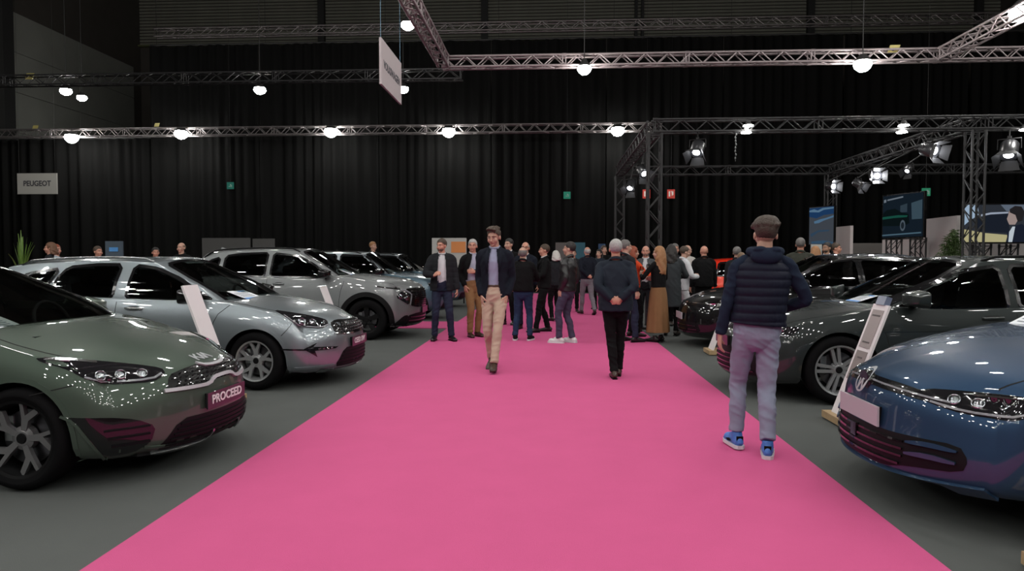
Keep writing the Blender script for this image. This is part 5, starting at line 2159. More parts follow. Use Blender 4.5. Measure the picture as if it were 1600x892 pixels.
# sign over the aisle, its face towards the aisle
YS = 12.6
s0 = at(594, 58, YS)
s1 = at(592, 131, YS)
hh = s0.z - s1.z
X = s0.x
dd = ray(625.5, 95)
Y2 = X / dd.x * dd.y
L_ = Y2 - YS
root = empty('name_board', (X, (YS + Y2) / 2, (s0.z + s1.z) / 2), 0, 'large pale sign hanging edge-on over the left edge of the aisle', 'sign')
box('board', (0, 0, 0), (.04, L_, hh), SIGN2, root)
t = textmesh('lettering', 'VOLKSWAGEN', .20, INK, root, sx=1.0, bold=.005)
t.rotation_euler = (PI / 2, 0, PI / 2)
t.location = (.023, 0, -.02)
for s in (-1, 1):
    Geo().tube([(0, s * L_ * .48, hh / 2), (0, s * L_ * .48, WH - (s0.z + s1.z) / 2 - .7)], .005, 4).build('suspension_wire', mat('wire_blue', (.1, .2, .28), .5), root)
# exit signs
for px, py, Y, col, lab in ((360, 290, 30.55, (.03, .16, .12), 'small green exit sign on the drapes above the cars'), (886, 305, 30.55, (.04, .26, .17), 'small green exit sign on the drapes above the crowd'),
                            (1447, 300, 20.8, (.04, .28, .15), 'small green exit sign beside the top of the middle screen')):
    p = at(px, py, Y)
    s_ = .30 if Y > 25 else .22
    root = empty('exit_sign', p, 0, lab, 'exit sign', 'small green exit signs')
    box('sign_panel', (0, 0, 0), (s_, .05, s_), emitter('exit_green_%d' % px, col, .55), root)
    g = Geo()
    g.box((.02, -.03, .03), (.05, .01, .06)).box((-.02, -.03, -.04), (.09, .01, .03)).box((.06, -.03, -.02), (.03, .01, .10))
    g.build('running_figure', emitter('exit_pale', (.5, .8, .65), .25), root)
    Geo().tube([(0, .01, s_ / 2), (0, .01, WH - p.z)], .004, 4).build('suspension_wire', M_STEEL, root)
for px, lab in ((1010, 'red sign half hidden behind the black truss tower'), (1048.5, 'red sign on the drapes right of the black truss tower')):
    p = at(px, 303, 30.55)
    root = empty('fire_sign', p, 0, lab, 'sign', 'red fire equipment signs')
    box('sign_panel', (0, 0, 0), (.32, .04, .38), mat('sign_red', (.42, .03, .02), .5, emit=(.5, .03, .02), strength=.25), root)
    g = Geo()
    g.box((-.07, -.025, 0), (.06, .01, .22)).box((.07, -.025, .03), (.05, .01, .16)).tube([(-.02, -.025, .08), (.03, -.025, .12), (.04, -.025, -.08)], .012, 5)
    Geo().tube([(0, .01, .19), (0, .01, WH - p.z)], .004, 4).build('suspension_wire', M_STEEL, root)
    g.build('pictogram', mat('picto_white', (.6, .55, .5), .5, emit=(.6, .5, .45), strength=.25), root)
# yellow tags on the trusses
for px, py, Y, s_, lab in ((1397, 76, 17.9, .30, 'small yellow tag above the front aluminium truss'), (46, 119, 23.5, .34, 'small yellow tag on the dark truss at far left'), (55, 199, 29.8, .30, 'small yellow tag on the low truss at far left'),
                           (245, 195, 29.8, .25, 'small yellow tag on the low truss by the corner')):
    p = at(px, py, Y)
    o = Geo().add([Vector((-.5, 0, -.3)) * s_, Vector((.3, 0, -.3)) * s_, Vector((.5, 0, .3)) * s_, Vector((-.3, 0, .3)) * s_,
               Vector((-.5, .06, -.3)) * s_, Vector((.3, .06, -.3)) * s_, Vector((.5, .06, .3)) * s_, Vector((-.3, .06, .3)) * s_],
              [(0, 1, 2, 3), (7, 6, 5, 4), (0, 4, 5, 1), (1, 5, 6, 2), (2, 6, 7, 3), (3, 7, 4, 0)]).build('cable_tag', mat('tag_yellow', (.42, .36, .12), .6), None, loc=p)
    Geo().tube([(0, .03, 0), (0, .03, -s_ * 1.2)], .006, 4).build('tag_tie', M_STEEL, o)
    tag(o, lab, 'tag', 'yellow tags on the trusses')


# ------------------------------------------------------------------ spotlights on the stand frame
def spot(loc, size, yaw, pitch, label, lit=6.0, bx=None):
    root = empty('stage_spotlight', loc, R(yaw), label, 'spotlight', 'spotlights on the stand frame')
    k = size
    g = Geo()
    g.tube([(-.5 * k, 0, .05 * k), (-.5 * k, 0, .55 * k), (.5 * k, 0, .55 * k), (.5 * k, 0, .05 * k)], .03 * k, 6)
    g.box((0, 0, .62 * k), (.16 * k, .16 * k, .14 * k))
    top = Vector(((bx + .12 if bx is not None else loc[0]) - loc[0], 0, zF - .12 - loc[2]))
    top = Matrix.Rotation(-R(yaw), 3, 'Z') @ top
    g.tube([(0, 0, .6 * k), top], .015, 6)
    g.build('yoke', M_ALUDARK, root)
    rm = Matrix.Rotation(R(pitch), 3, 'X')
    g = Geo()
    g.lathe([(.02, -.55), (.25, -.52), (.40, -.35), (.42, .35), (.40, .42)], 24, axis='y')
    g.v = [tuple(rm @ (Vector(v) * k)) for v in g.v]
    can = g.build('lamp_can', mat('can_black', (.03, .03, .033), .3, metal=.3), root, smooth=True, auto=45)
    g = Geo()
    g.lathe([(0, .36), (.22, .36)], 20, axis='y')
    g.v = [tuple(rm @ (Vector(v) * k)) for v in g.v]
    g.build('lamp_lens', emitter('spot_lens_%g' % lit, (.93, .95, 1.0), lit), can)
    for i in range(4):
        a = i * PI / 2
        q = Matrix.Rotation(a, 3, 'Y')
        g = Geo()
        vs = [(-.34, .42, .36), (.34, .42, .36), (.46, .85, .62), (-.46, .85, .62)]
        g.add([q @ Vector(v) for v in vs] + [q @ (Vector(v) + Vector((0, 0, .015))) for v in vs], [(0, 1, 2, 3), (7, 6, 5, 4), (0, 4, 5, 1), (1, 5, 6, 2), (2, 6, 7, 3), (3, 7, 4, 0)])
        g.v = [tuple(rm @ (Vector(v) * k)) for v in g.v]
        g.build('barn_door', M_ALUDARK, root)
    return root


# yaw 180 turns the beam towards the viewer
spot(at(1090, 232, YF), .34, 150, -50, 'black spotlight with barn doors hanging from the front beam', 30)
spot(at(1004, 268, 17.5), .32, 200, -35, 'upper black spotlight on the side beam by the tower', 12, XA)
spot(at(986, 290, 19.5), .32, 150, -45, 'lower black spotlight on the side beam by the tower', 20, XA)
spot(at(1298, 291, 20.6), .30, 200, -8, 'lit spotlight at the far end of the cross beam', 160, XB)
spot(at(1341, 287, 18.6), .26, 215, -35, 'small lit spotlight second along the cross beam', 90, XB)
spot(at(1368, 275, 17.6), .30, 175, -5, 'bright spotlight facing the viewer mid way along the cross beam', 200, XB)
spot(at(1420, 264, 16.4), .22, 120, -40, 'dim spotlight hanging beside the cross beam', 6, XB)
spot(at(1452, 234, 15.2), .36, 205, -18, 'large lit spotlight near the tall tower', 120, XB)
spot(at(1577, 234, YF), .40, 140, -55, 'black spotlight hanging right of the tall tower', 20)
p = at(1147, 215, YF)
p.y -= .125
g = Geo()
for i in range(9):
    g.ball((.01 * math.sin(i * 2), 0, -.07 * i), (.018, .018, .03), 6, 5)
    g.tube([(0, 0, -.07 * i), (0, 0, -.07 * (i + 1))], .005, 4)
g.tube([(0, 0, 0), (0, 0, zF - p.z - .12 - .12)], .005, 4)
o = g.build('hoist_chain', mat('chain_grey', (.06, .065, .065), .5), None, loc=p + Vector((0, 0, .12)))
tag(o, 'short bright chain hanging from the black front beam', 'chain')


# ------------------------------------------------------------------ screens, white partitions
SCR = .8


def flat(parent, name, pts, col, s, y=-.001, m=None):
    g = Geo()
    g.add([(x, y, z) for x, z in pts] + [(x, y + .002, z) for x, z in pts], [tuple(range(len(pts) - 1, -1, -1)), tuple(range(len(pts), 2 * len(pts)))] +
          [(i, (i + 1) % len(pts), len(pts) + (i + 1) % len(pts), len(pts) + i) for i in range(len(pts))])
    return g.build(name, m or emitter('scr_%s_%d_%d_%d' % (name, col[0] * 999, col[1] * 999, col[2] * 999), tuple(c * SCR for c in col), s), parent)


# screen 3: the wide one, seen at 1507-1600+, 320-378
Y = 16.6
a, b = at(1507, 320, Y), at(1648, 378, Y)
W3, H3 = b.x - a.x, a.z - b.z
root = empty('video_screen', ((a.x + b.x) / 2, Y, (a.z + b.z) / 2), 0, 'wide lit video screen showing a man in a dark suit', 'screen')
box('screen_case', (0, .04, 0), (W3 + .06, .07, H3 + .06), M_GLOSSBLACK, root)
def S3(px, py):
    return ((px - 1577.5) / 141 * W3, -(py - 349) / 58 * H3)
flat(root, 'picture_ground', [S3(1507, 320), S3(1648, 320), S3(1648, 378), S3(1507, 378)], (.030, .035, .045), 1.0, -.002)
flat(root, 'picture_sky', [S3(1507, 320), S3(1527, 320), S3(1530, 335), S3(1515, 345), S3(1507, 352)], (.36, .48, .62), 1.0, -.005)
flat(root, 'picture_sky', [S3(1563, 320), S3(1600, 320), S3(1600, 332), S3(1572, 330)], (.12, .15, .2), 1.0, -.005)
flat(root, 'picture_car_roof', [S3(1533, 335), S3(1548, 332), S3(1575, 331), S3(1575, 333.5), S3(1548, 335), S3(1533, 338)], (.35, .4, .5), 1.0, -.006)
flat(root, 'picture_car_body', [S3(1527, 342), S3(1545, 336), S3(1575, 334), S3(1578, 364), S3(1525, 362)], (.012, .016, .026), 1.0, -.005)
flat(root, 'picture_sand', [S3(1507, 358), S3(1540, 364), S3(1575, 367), S3(1572, 378), S3(1507, 378)], (.48, .44, .24), 1.0, -.005)
flat(root, 'picture_hair', [S3(1577, 327), S3(1585, 322), S3(1595, 323), S3(1600, 331), S3(1597, 345), S3(1590, 347), S3(1586, 336), S3(1577, 332)], (.02, .018, .02), 1.0, -.008)
flat(root, 'picture_face', [S3(1576, 330), S3(1586, 331), S3(1590, 344), S3(1586, 351), S3(1577, 351), S3(1575, 347), S3(1573, 342), S3(1575, 336)], (.36, .28, .26), 1.0, -.007)
flat(root, 'picture_suit', [S3(1574, 378), S3(1574, 362), S3(1584, 353), S3(1596, 350), S3(1615, 362), S3(1618, 378)], (.012, .016, .03), 1.0, -.009)
flat(root, 'picture_shirt', [S3(1576, 378), S3(1577, 362), S3(1582, 354), S3(1586, 354), S3(1582, 378)], (.55, .62, .68), 1.0, -.010)

SCR = .5
# screen 2: angled, 1380-1443
root = None
Ya, Yb = 18.6, 17.4
A, Bp = at(1380, 315, Ya), at(1443, 300, Yb)
A2, B2 = at(1380, 370, Ya), at(1443, 369, Yb)
W2 = math.hypot(Bp.x - A.x, Yb - Ya)
H2 = Bp.z - B2.z
ang = math.atan2(Yb - Ya, Bp.x - A.x)
root = empty('video_screen', ((A.x + Bp.x) / 2, (Ya + Yb) / 2, (Bp.z + B2.z) / 2), ang, 'angled video screen showing a dark green car in a hall', 'screen')
box('screen_case', (0, .04, 0), (W2 + .06, .07, H2 + .06), M_GLOSSBLACK, root)
def S2(u, v):
    return ((u - .5) * W2, (.5 - v) * H2)
flat(root, 'picture_ground', [S2(0, 0), S2(1, 0), S2(1, 1), S2(0, 1)], (.012, .022, .035), 1.0, -.002)
flat(root, 'picture_window', [S2(.72, .22), S2(.98, .16), S2(.98, .6), S2(.74, .6)], (.07, .12, .16), 1.0, -.005)
flat(root, 'picture_window', [S2(.45, .26), S2(.62, .22), S2(.62, .42), S2(.45, .42)], (.05, .08, .11), 1.0, -.005)
flat(root, 'picture_car', [S2(0, .42), S2(.10, .34), S2(.32, .32), S2(.48, .42), S2(.66, .47), S2(.68, .68), S2(.56, .74), S2(0, .72)], (.006, .012, .014), 1.0, -.007)
flat(root, 'picture_car_flank', [S2(0, .50), S2(.4, .48), S2(.64, .50), S2(.62, .54), S2(.3, .54), S2(0, .56)], (.015, .12, .085), 1.0, -.009)
w2 = [S2(.52 + .065 * math.cos(t), .73 + .13 * math.sin(t)) for t in [2 * PI * i / 16 for i in range(16)]]
flat(root, 'picture_wheel', w2, (.12, .16, .2), 1.0, -.010)
w2 = [S2(.52 + .04 * math.cos(t), .73 + .08 * math.sin(t)) for t in [2 * PI * i / 16 for i in range(16)]]
flat(root, 'picture_wheel_hub', w2, (.02, .03, .04), 1.0, -.012)
flat(root, 'picture_caption', [S2(.12, .085), S2(.52, .04), S2(.52, .075), S2(.12, .12)], (.25, .3, .36), 1.0, -.010)
flat(root, 'picture_badge', [S2(.03, .09), S2(.09, .08), S2(.09, .15), S2(.03, .16)], (.25, .3, .36), 1.0, -.010)
flat(root, 'picture_strip', [S2(0, .93), S2(.97, .90), S2(.97, .93), S2(0, .96)], (.12, .22, .3), 1.0, -.010)

# screen 1: portrait, 1265-1304
Ya, Yb = 20.2, 19.6
A, Bp, B2 = at(1265, 325, Ya), at(1303, 322, Yb), at(1303, 381, Yb)
W1 = math.hypot(Bp.x - A.x, Yb - Ya)
H1 = Bp.z - B2.z
root = empty('video_screen', ((A.x + Bp.x) / 2, (Ya + Yb) / 2, (Bp.z + B2.z) / 2), math.atan2(Yb - Ya, Bp.x - A.x), 'tall portrait video screen showing blue water and sand', 'screen')
box('screen_case', (0, .04, 0), (W1 + .05, .07, H1 + .05), M_GLOSSBLACK, root)
def S1(u, v):
    return ((u - .5) * W1, (.5 - v) * H1)
box('screen_pole', (0, .10, -((Bp.z + B2.z) / 2) / 2), (.08, .06, (Bp.z + B2.z) / 2 - .02), M_BLACK, root)
flat(root, 'picture_sand', [S1(0, 0), S1(1, 0), S1(1, 1), S1(0, 1)], (.085, .10, .125), 1.0, -.002)
flat(root, 'picture_sea', [S1(0, .02), S1(1, 0), S1(1, .2), S1(.6, .22), S1(.3, .3), S1(0, .25)], (.02, .07, .19), 1.0, -.005)
flat(root, 'picture_foam', [S1(0, .08), S1(.2, .05), S1(.35, .09), S1(.55, .03), S1(1, .02), S1(1, .06), S1(.6, .08), S1(.4, .14), S1(0, .12)], (.16, .3, .46), 1.0, -.007)
flat(root, 'picture_foam', [S1(.2, .38), S1(.45, .33), S1(.7, .3), S1(1, .24), S1(1, .29), S1(.6, .37), S1(.4, .43), S1(.22, .44)], (.13, .26, .42), 1.0, -.007)
flat(root, 'picture_wave', [S1(.05, .72), S1(.4, .62), S1(.85, .62), S1(.8, .66), S1(.4, .67), S1(.1, .8)], (.05, .1, .17), 1.0, -.007)
flat(root, 'picture_wave', [S1(.1, .92), S1(.6, .9), S1(1, .95), S1(1, 1), S1(.1, .98)], (.06, .13, .22), 1.0, -.007)

WALLW = mat('partition_white', (.44, .40, .40), .6)
def slab(px0, px1, ptop, Y0, Y1, label, m=WALLW, thick=.08, name='partition_wall'):
    a, b = at(px0, ptop, Y0), at(px1, ptop, Y1)
    L = math.hypot(b.x - a.x, Y1 - Y0)
    h = (a.z + b.z) / 2
    o = box(name, ((a.x + b.x) / 2, (Y0 + Y1) / 2, h / 2 + .003), (L, thick, h), m, rz=math.atan2(Y1 - Y0, b.x - a.x))
    tag(o, label, 'partition', 'low partition walls behind the right hand cars')
    return o


slab(1305, 1331, 354, 21.0, 20.0, 'narrow white partition beside the tall portrait screen')
slab(1446, 1498, 340, 18.9, 17.3, 'tall white partition right of the middle screen')
slab(1380, 1446, 374, 20.0, 19.0, 'low white partition under the middle screen')
slab(1331, 1380, 380, 20.9, 20.9, 'dark low partition between the first two screens', mat('partition_dark', (.10, .09, .085), .7))
slab(1500, 1680, 381, 17.6, 17.6, 'long white partition under the widest screen')
for px, Y, zt2, lab in ((1412, 18.6, 1.95, 'short black truss stand under the middle screen'), (1551, 17.0, 1.75, 'short black truss stand under the widest screen')):
    X = at(px, 400, Y).x
    truss((X - .25, Y, .03), (X - .25, Y, zt2), .26, .26, .26, M_ALUDARK, lab + ', left leg', 'truss stands under the screens', name='truss_stand', r=.022)
    truss((X + .35, Y, .03), (X + .35, Y, zt2), .26, .26, .26, M_ALUDARK, lab + ', right leg', 'truss stands under the screens', name='truss_stand', r=.022)
# posters and panels behind the crowd
def panel(px0, px1, p0_, p1_, Y, m, label, name='poster_board', legs=True):
    a, b = at(px0, p0_, Y), at(px1, p1_, Y)
    root = empty(name, ((a.x + b.x) / 2, Y, 0.003), 0, label, 'panel', None)
    box('board', (0, 0, (a.z + b.z) / 2), (b.x - a.x, .04, a.z - b.z), m, root)
    if b.z > .1:
        for s in (-1, 1):
            box('leg', (s * (b.x - a.x) * .42, .03, b.z / 2 + .02), (.04, .04, b.z + .04), M_BLACK, root)
    return root, a, b


r_, a, b = panel(675, 729, 372, 440, 23.0, mat('poster_white', (.40, .40, .38), .6), 'white poster board with an orange patch behind the two men at left')
box('orange_patch', ((b.x - a.x) * .27, -.03, a.z - .30), ((b.x - a.x) * .42, .01, .36), mat('poster_orange', (.60, .22, .06), .6), r_)
r_, a, b = panel(868, 893, 379, 440, 26.0, mat('panel_grey', (.10, .095, .09), .7), 'grey panel behind the men in the crowd')
r_, a, b = panel(895, 914, 379, 440, 26.0, mat('panel_teal', (.02, .10, .14), .7), 'teal panel right of the grey panel behind the crowd')
r_, a, b = panel(935, 946, 381, 440, 26.0, mat('panel_blue', (.015, .05, .12), .7), 'narrow blue panel behind the grey haired man')
r_, a, b = panel(165, 193, 377, 430, 16.5, mat('panel_slate', (.05, .075, .10), .6), 'slate blue information panel behind the silver estate car')
box('blue_print', (0, -.03, a.z - .20), ((b.x - a.x) * .5, .01, .10), mat('print_blue', (.07, .25, .55), .6), r_)
r_, a, b = panel(316, 392, 372, 440, 20.5, mat('panel_charcoal', (.05, .05, .048), .7), 'long charcoal counter panel behind the stone grey car', name='counter_panel')
r_, a, b = panel(395, 430, 373, 440, 20.5, mat('panel_charcoal', (.05, .05, .048), .7), 'short charcoal counter panel right of the long one', name='counter_panel')
r_, a, b = panel(1267, 1283, 382, 440, 17.2, mat('poster_white', (.40, .40, .38), .6), 'small white poster behind the people beyond the black car')


# ------------------------------------------------------------------ plants
def blade_plant(px, ptop, Y, n, spread, label, col, wid=.03):
    p = at(px, ptop, Y)
    root = empty('potted_palm', (p.x, Y, .004), 0, label, 'plant')
    rnd = random.Random(int(px))
    g = Geo()
    g.lathe([(0, 0), (.17, 0), (.22, .45), (.20, .45), (.19, .40), (0, .40)], 20, axis='z')
    g.build('pot', M_BLACK, root, smooth=True, auto=40)
    m = mat('leaf_%d' % px, col, .5, noise_amt=.3, noise_scale=12)
    for i in range(n):
        a = 2 * PI * i / n + rnd.uniform(-.3, .3)
        s = rnd.uniform(.1, 1)
        h = (p.z - .4) * rnd.uniform(.8, 1.03) if s < .5 else (p.z - .4) * rnd.uniform(.6, .95)
        vs, fs = [], []
        for k in range(8):
            t = k / 7
            r = spread * s * t ** 2.2
            z = .38 + h * (t - .18 * s * t ** 4)
            w = wid * math.sin(PI * min(1, t * .85 + .12)) + .002
            c, sn = math.cos(a), math.sin(a)
            vs += [(r * c - w * sn, r * sn + w * c, z), (r * c, r * sn, z - w * .4), (r * c + w * sn, r * sn - w * c, z)]
        for k in range(7):
            for q in range(2):
                fs.append((3 * k + q, 3 * k + q + 1, 3 * k + 4 + q, 3 * k + 3 + q))
        mk('leaf', vs, fs, m, root)
    return root


def bushy_plant(px, ptop, pw_, Y, label, nst=34):
    p = at(px, ptop, Y)
    R_ = pw_ * Y / F / 2
    root = empty('potted_bamboo', (p.x, Y, .004), 0, label, 'plant')
    rnd = random.Random(int(px))
    g = Geo()
    g.lathe([(0, 0), (.18, 0), (.24, .42), (.22, .42), (.2, .38), (0, .38)], 20, axis='z')
    g.build('pot', M_BLACK, root, smooth=True, auto=40)
    st = Geo()
    lf = Geo()
    for i in range(nst):
        a = rnd.uniform(0, 2 * PI)
        rr = rnd.uniform(.1, 1)
        h = (p.z - .4) * (1 - .45 * rr * rnd.uniform(.3, 1))
        pts = [Vector((.05 * math.cos(a), .05 * math.sin(a), .36))]
        for k in range(1, 7):
            t = k / 6
            pts.append(Vector((R_ * rr * t ** 1.6 * math.cos(a), R_ * rr * t ** 1.6 * math.sin(a), .36 + h * (t - .12 * rr * t ** 4))))
        st.tube(pts, .006, 5)
        for k in range(2, 7):
            for q in range(22):
                b = rnd.uniform(0, 2 * PI)
                d = Vector((math.cos(b), math.sin(b), rnd.uniform(-.5, .6))).normalized()
                o = pts[k].lerp(pts[k - 1], rnd.random())
                L = rnd.uniform(.08, .15)
                s = d.cross(Vector((0, 0, 1))).normalized() * L * .10
                lf.add([o, o + d * L * .5 + s, o + d * L - Vector((0, 0, L * .2)), o + d * L * .5 - s], [(0, 1, 2, 3)])
    st.build('stem', mat('stem_green', (.06, .09, .03), .6), root)
    tag(lf.build('foliage', mat('foliage_green', (.07, .12, .035), .5, noise_amt=.3, noise_scale=8), root, fixn=False), kind='stuff')
    return root


blade_plant(33, 358, 15.5, 22, .42, 'spiky green palm standing behind the silver estate car', (.10, .18, .03))
bushy_plant(1490, 350, 42, 15.8, 'bushy green bamboo in front of the tall white partition')
bushy_plant(1545, 397, 36, 15.4, 'low green plant below the widest screen', 14)


# ------------------------------------------------------------------ price totems
def totem(bx, by, lean_to, h, wdt, base, label, cards=True, block=None, base_on=True):
    """leaning info board; bx, by is its foot, leaning towards lean_to (+1 = +x)"""
    root = empty('price_totem', (bx, by, .004), 0, label, 'info stand', 'leaning price boards beside the cars')
    if base_on:
        g = Geo().box((lean_to * .10, 0, .03), (.50, .42, .06))
        g.build('wooden_base', M_WOOD, root)
    rm = Matrix.Rotation(R(20) * lean_to, 3, 'Y')
    def B(name, c, d, m, p=root):
        g = Geo()
        g.box(c, d)
        g.v = [tuple(rm @ Vector(v) + Vector((-lean_to * .08, 0, .055))) for v in g.v]
        return g.build(name, m, p)
    bd = B('board', (0, 0, h / 2), (.02, wdt, h), M_WHITE)
    if cards:
        s = -lean_to
        grey = mat('card_grey', (.33, .30, .29), .6)
        B('info_card', (s * .013, 0, h * .78), (.004, wdt * .70, h * .34), grey)
        B('info_card', (s * .013, 0, h * .45), (.004, wdt * .70, h * .26), mat('card_darker', (.25, .22, .21), .6))
        ink = mat('card_ink', (.10, .09, .09), .6)
        for z, w2 in ((.90, .5), (.66, .45), (.52, .3), (.40, .5)):
            B('printed_line', (s * .016, 0, h * z), (.003, wdt * w2, .014), ink)
    if block:
        B('top_block', (0, 0, h + .035), (.05, wdt * .55, .08), block)
    return root


totem(2.62, 6.32, 1, 1.04, .29, 1, 'white leaning price board on an oak base between the blue and anthracite cars', block=mat('acrylic_blue', (.14, .17, .25), .3))
totem(2.53, 10.9, 1, 1.0, .29, 1, 'white leaning price board partly hidden behind the boy in the padded vest')
totem(2.36, 3.18, 1, 1.0, .29, 1, 'oak based price board cut by the frame in front of the blue car')
totem(-3.26, 6.8, -1, 1.19, .29, 1, 'white leaning price board between the sage green and silver cars', cards=False)
totem(-3.42, 11.2, -1, 1.0, .30, 1, 'white leaning price board between the silver and stone grey cars', cards=False)
totem(-3.5, 15.4, -1, 1.0, .28, 1, 'white leaning price board between the stone grey and teal cars', cards=False)
# ------------------------------------------------------------------ the cars in place
CG = 'cars on show along the aisle'
CARS = {}
for key, nm, loc, rz, lab in (
        ('c1', 'proceed', (-3.24, 5.0, 0), R(-3), 'sage green hatchback nearest on the left side of the aisle'),
        ('c2', 'ceed', (-3.2, 8.4, 0), R(-3), 'silver blue estate car behind the sage green one'),
        ('c3', 'sportage', (-3.3, 13.3, 0), 0, 'stone grey suv with black arches and boomerang headlights'),
        ('c4', 'teal', (-3.35, 17.3, 0), 0, 'steel blue suv with pale roof pillars beyond the stone grey one'),
        ('c5', 'teal', (-3.5, 21.6, 0), 0, 'farthest car of the left row, steel blue, half hidden by men'),
        ('c6', 'golf', (2.74, 4.4, 0), PI, 'deep blue hatchback cut by the frame at the right'),
        ('c7', 'passat', (2.85, 7.95, 0), PI, 'anthracite estate car behind the boy in the padded vest'),
        ('c8', 'black', (3.13, 12.1, 0), PI, 'glossy black saloon behind the anthracite estate car'),
        ('c9', 'red', (7.15, 18.7, 0), 0, 'bright red car in the distance beyond the black saloon')):
    CARS[key] = build_car(SP[nm], loc, rz, lab, CG)
    CARS[key]['spec'] = nm

PAPER = mat('paper_white', (.72, .74, .78), .5)
BLUEINK = mat('paper_blue', (.08, .25, .60), .5)


def dash_sheet(key, lx, ly, w, h, tilt, yaw, label):
    car = CARS[key]
    sp = SP[car['spec']]
    M = Matrix.Translation(car.location) @ Matrix.Rotation(car.rotation_euler.z, 4, 'Z')
    zc = spl(sp['ztop'])(sp['xc'])
    p = M @ Vector((sp['xc'] + lx, ly, zc + .035))
    root = empty('price_sheet', p, car.rotation_euler.z + R(yaw), label, 'paper', 'price sheets behind the windscreens')
    q = Matrix.Rotation(R(tilt), 3, 'Y')
    g = Geo().box((0, 0, 0), (h, w, .003), q)
    g.build('sheet', PAPER, root)
    g = Geo().box(q @ Vector((h * .42, 0, .003)), (h * .14, w, .002), q)
    g.box(q @ Vector((-h * .38, w * .2, .003)), (h * .10, w * .4, .002), q)
    g.build('blue_band', BLUEINK, root)
    g = Geo()
    for i in range(5):
        g.box(q @ Vector((h * (.22 - .11 * i), -w * .05, .003)), (h * .03, w * .7, .002), q)
    g.build('printed_line', mat('print_grey', (.2, .22, .26), .6), root)


dash_sheet('c2', -.20, -.32, .40, .26, 20, 0, 'white price sheet behind the windscreen of the silver estate car')
dash_sheet('c3', -.20, -.30, .36, .30, 22, 0, 'white price sheet behind the windscreen of the stone grey suv')
dash_sheet('c4', -.22, -.30, .38, .30, 22, 0, 'white price sheet behind the windscreen of the steel blue suv')
dash_sheet('c1', -.30, -.50, .30, .26, 20, 0, 'white price sheet at the windscreen foot of the sage green car')
dash_sheet('c6', -.17, -.45, .40, .34, 28, 0, 'white price sheet behind the windscreen of the deep blue car')
dash_sheet('c7', -.18, .25, .30, .22, 18, 0, 'white price sheet behind the windscreen of the anthracite estate')

# ------------------------------------------------------------------ the people in place
NAVY = cloth('navy', (.009, .011, .018))
INKY = cloth('ink_blue', (.014, .019, .029), .7)
BLACK = cloth('black', (.0055, .0055, .006))
CHAR = cloth('charcoal', (.015, .016, .019))
LEATHER = mat('black_leather', (.010, .010, .011), .4, bump=.4, bump_scale=16)
WHITESH = cloth('white_shirt', (.55, .55, .58))
BLUESH = cloth('pale_blue_shirt', (.29, .31, .43))
LILAC = cloth('lilac_shirt', (.34, .34, .43))
JEANS = cloth('dark_jeans', (.020, .035, .075))
NAVYTR = cloth('navy_trousers', (.020, .024, .045))
BEIGE = cloth('beige_chinos', (.46, .35, .27))
TANTR = cloth('tan_trousers', (.23, .13, .06))
GREYTR = cloth('grey_trousers', (.16, .15, .17))
PURPTR = cloth('grey_purple_trousers', (.055, .048, .080))
LIGHTJ = cloth('light_jeans', (.235, .26, .345))
SHOEB = mat('shoe_brown', (.040, .022, .014), .4)
SHOEK = mat('shoe_black', (.008, .008, .008), .35)
WHITESHOE = mat('sneaker_white', (.62, .62, .62), .5)
BLUESHOE = mat('sneaker_blue', (.055, .17, .50), .5)
BLAZ = [(.82, .10), (.95, .085), (1.05, .062), (1.2, .062), (1.35, .055), (1.46, .035), (1.52, .03)]
VEE = [(1.14, 0.0), (1.15, .012), (1.3, .045), (1.46, .045), (1.52, .03)]
ZIP = [(.82, .09), (1.0, .075), (1.2, .075), (1.4, .06), (1.52, .04)]
HB, HG, HK = hairm('brown', (.050, .030, .018)), hairm('silver', (.36, .35, .34)), hairm('black', (.014, .011, .010))
HDG, HBL, HR = hairm('dark_grey', (.13, .12, .115)), hairm('blonde', (.30, .145, .060)), hairm('red', (.22, .040, .012))
HLB = hairm('light_brown', (.16, .10, .06))

# nearest three
person(1180, 339, feet=708, rz=-6, label='boy in a navy padded vest and light jeans walking away', P=dict(
    vox=.007, bvox=.005, jacket=cloth('vest_navy', (.010, .012, .024), .55), vest=1, quilt=(.062, .010), under=cloth('hoodie_navy', (.013, .020, .038)), hood=cloth('hoodie_navy', (.013, .020, .038)),
    je=.030, hem=.965, trousers=LIGHTJ, hair='mop', hairmat=hairm('chestnut', (.038, .023, .015)), sneaker=1, shoes=BLUESHOE, accent=BLACK, arms={'L': ((.265, .02, .84), (.6, -1, 0), (.03, .14, -1), (-1, .1, .1), (0, 1, .1), .35), 'R': 'vestpocket'},
    ankles=((-.12, .12, .10), (.07, -.10, .09)), footyaw=(12, -10), head=(-3, -4), shoulder=1.03, wide=1.05, loose=1.0, cuff=1, sway=.075))
person(773, 353, feet=577, rz=176, label='young man in dark blazer and beige chinos walking to the viewer', P=dict(
    vox=.008, bvox=.0055, jacket=NAVY, shirt=BLUESH, trousers=BEIGE, belt=1, open=BLAZ, hem=.82, hair='quiff', hairmat=HB, shoes=SHOEB,
    arms={'L': ((.165, .04, .91), (.45, -1, 0), (-.1, .25, -1), (-1, -.3, 0), (0, 1, 0), .3), 'R': ((.165, .04, .91), (.45, -1, 0), (-.1, .25, -1), (-1, -.3, 0), (0, 1, 0), .3)},
    ankles=((-.03, .26, .09), (.06, -.14, .12)), footyaw=(3, -3), heel={1: -16}, head=(-12, -14), wide=.86, loose=.90, shoulder=.97))
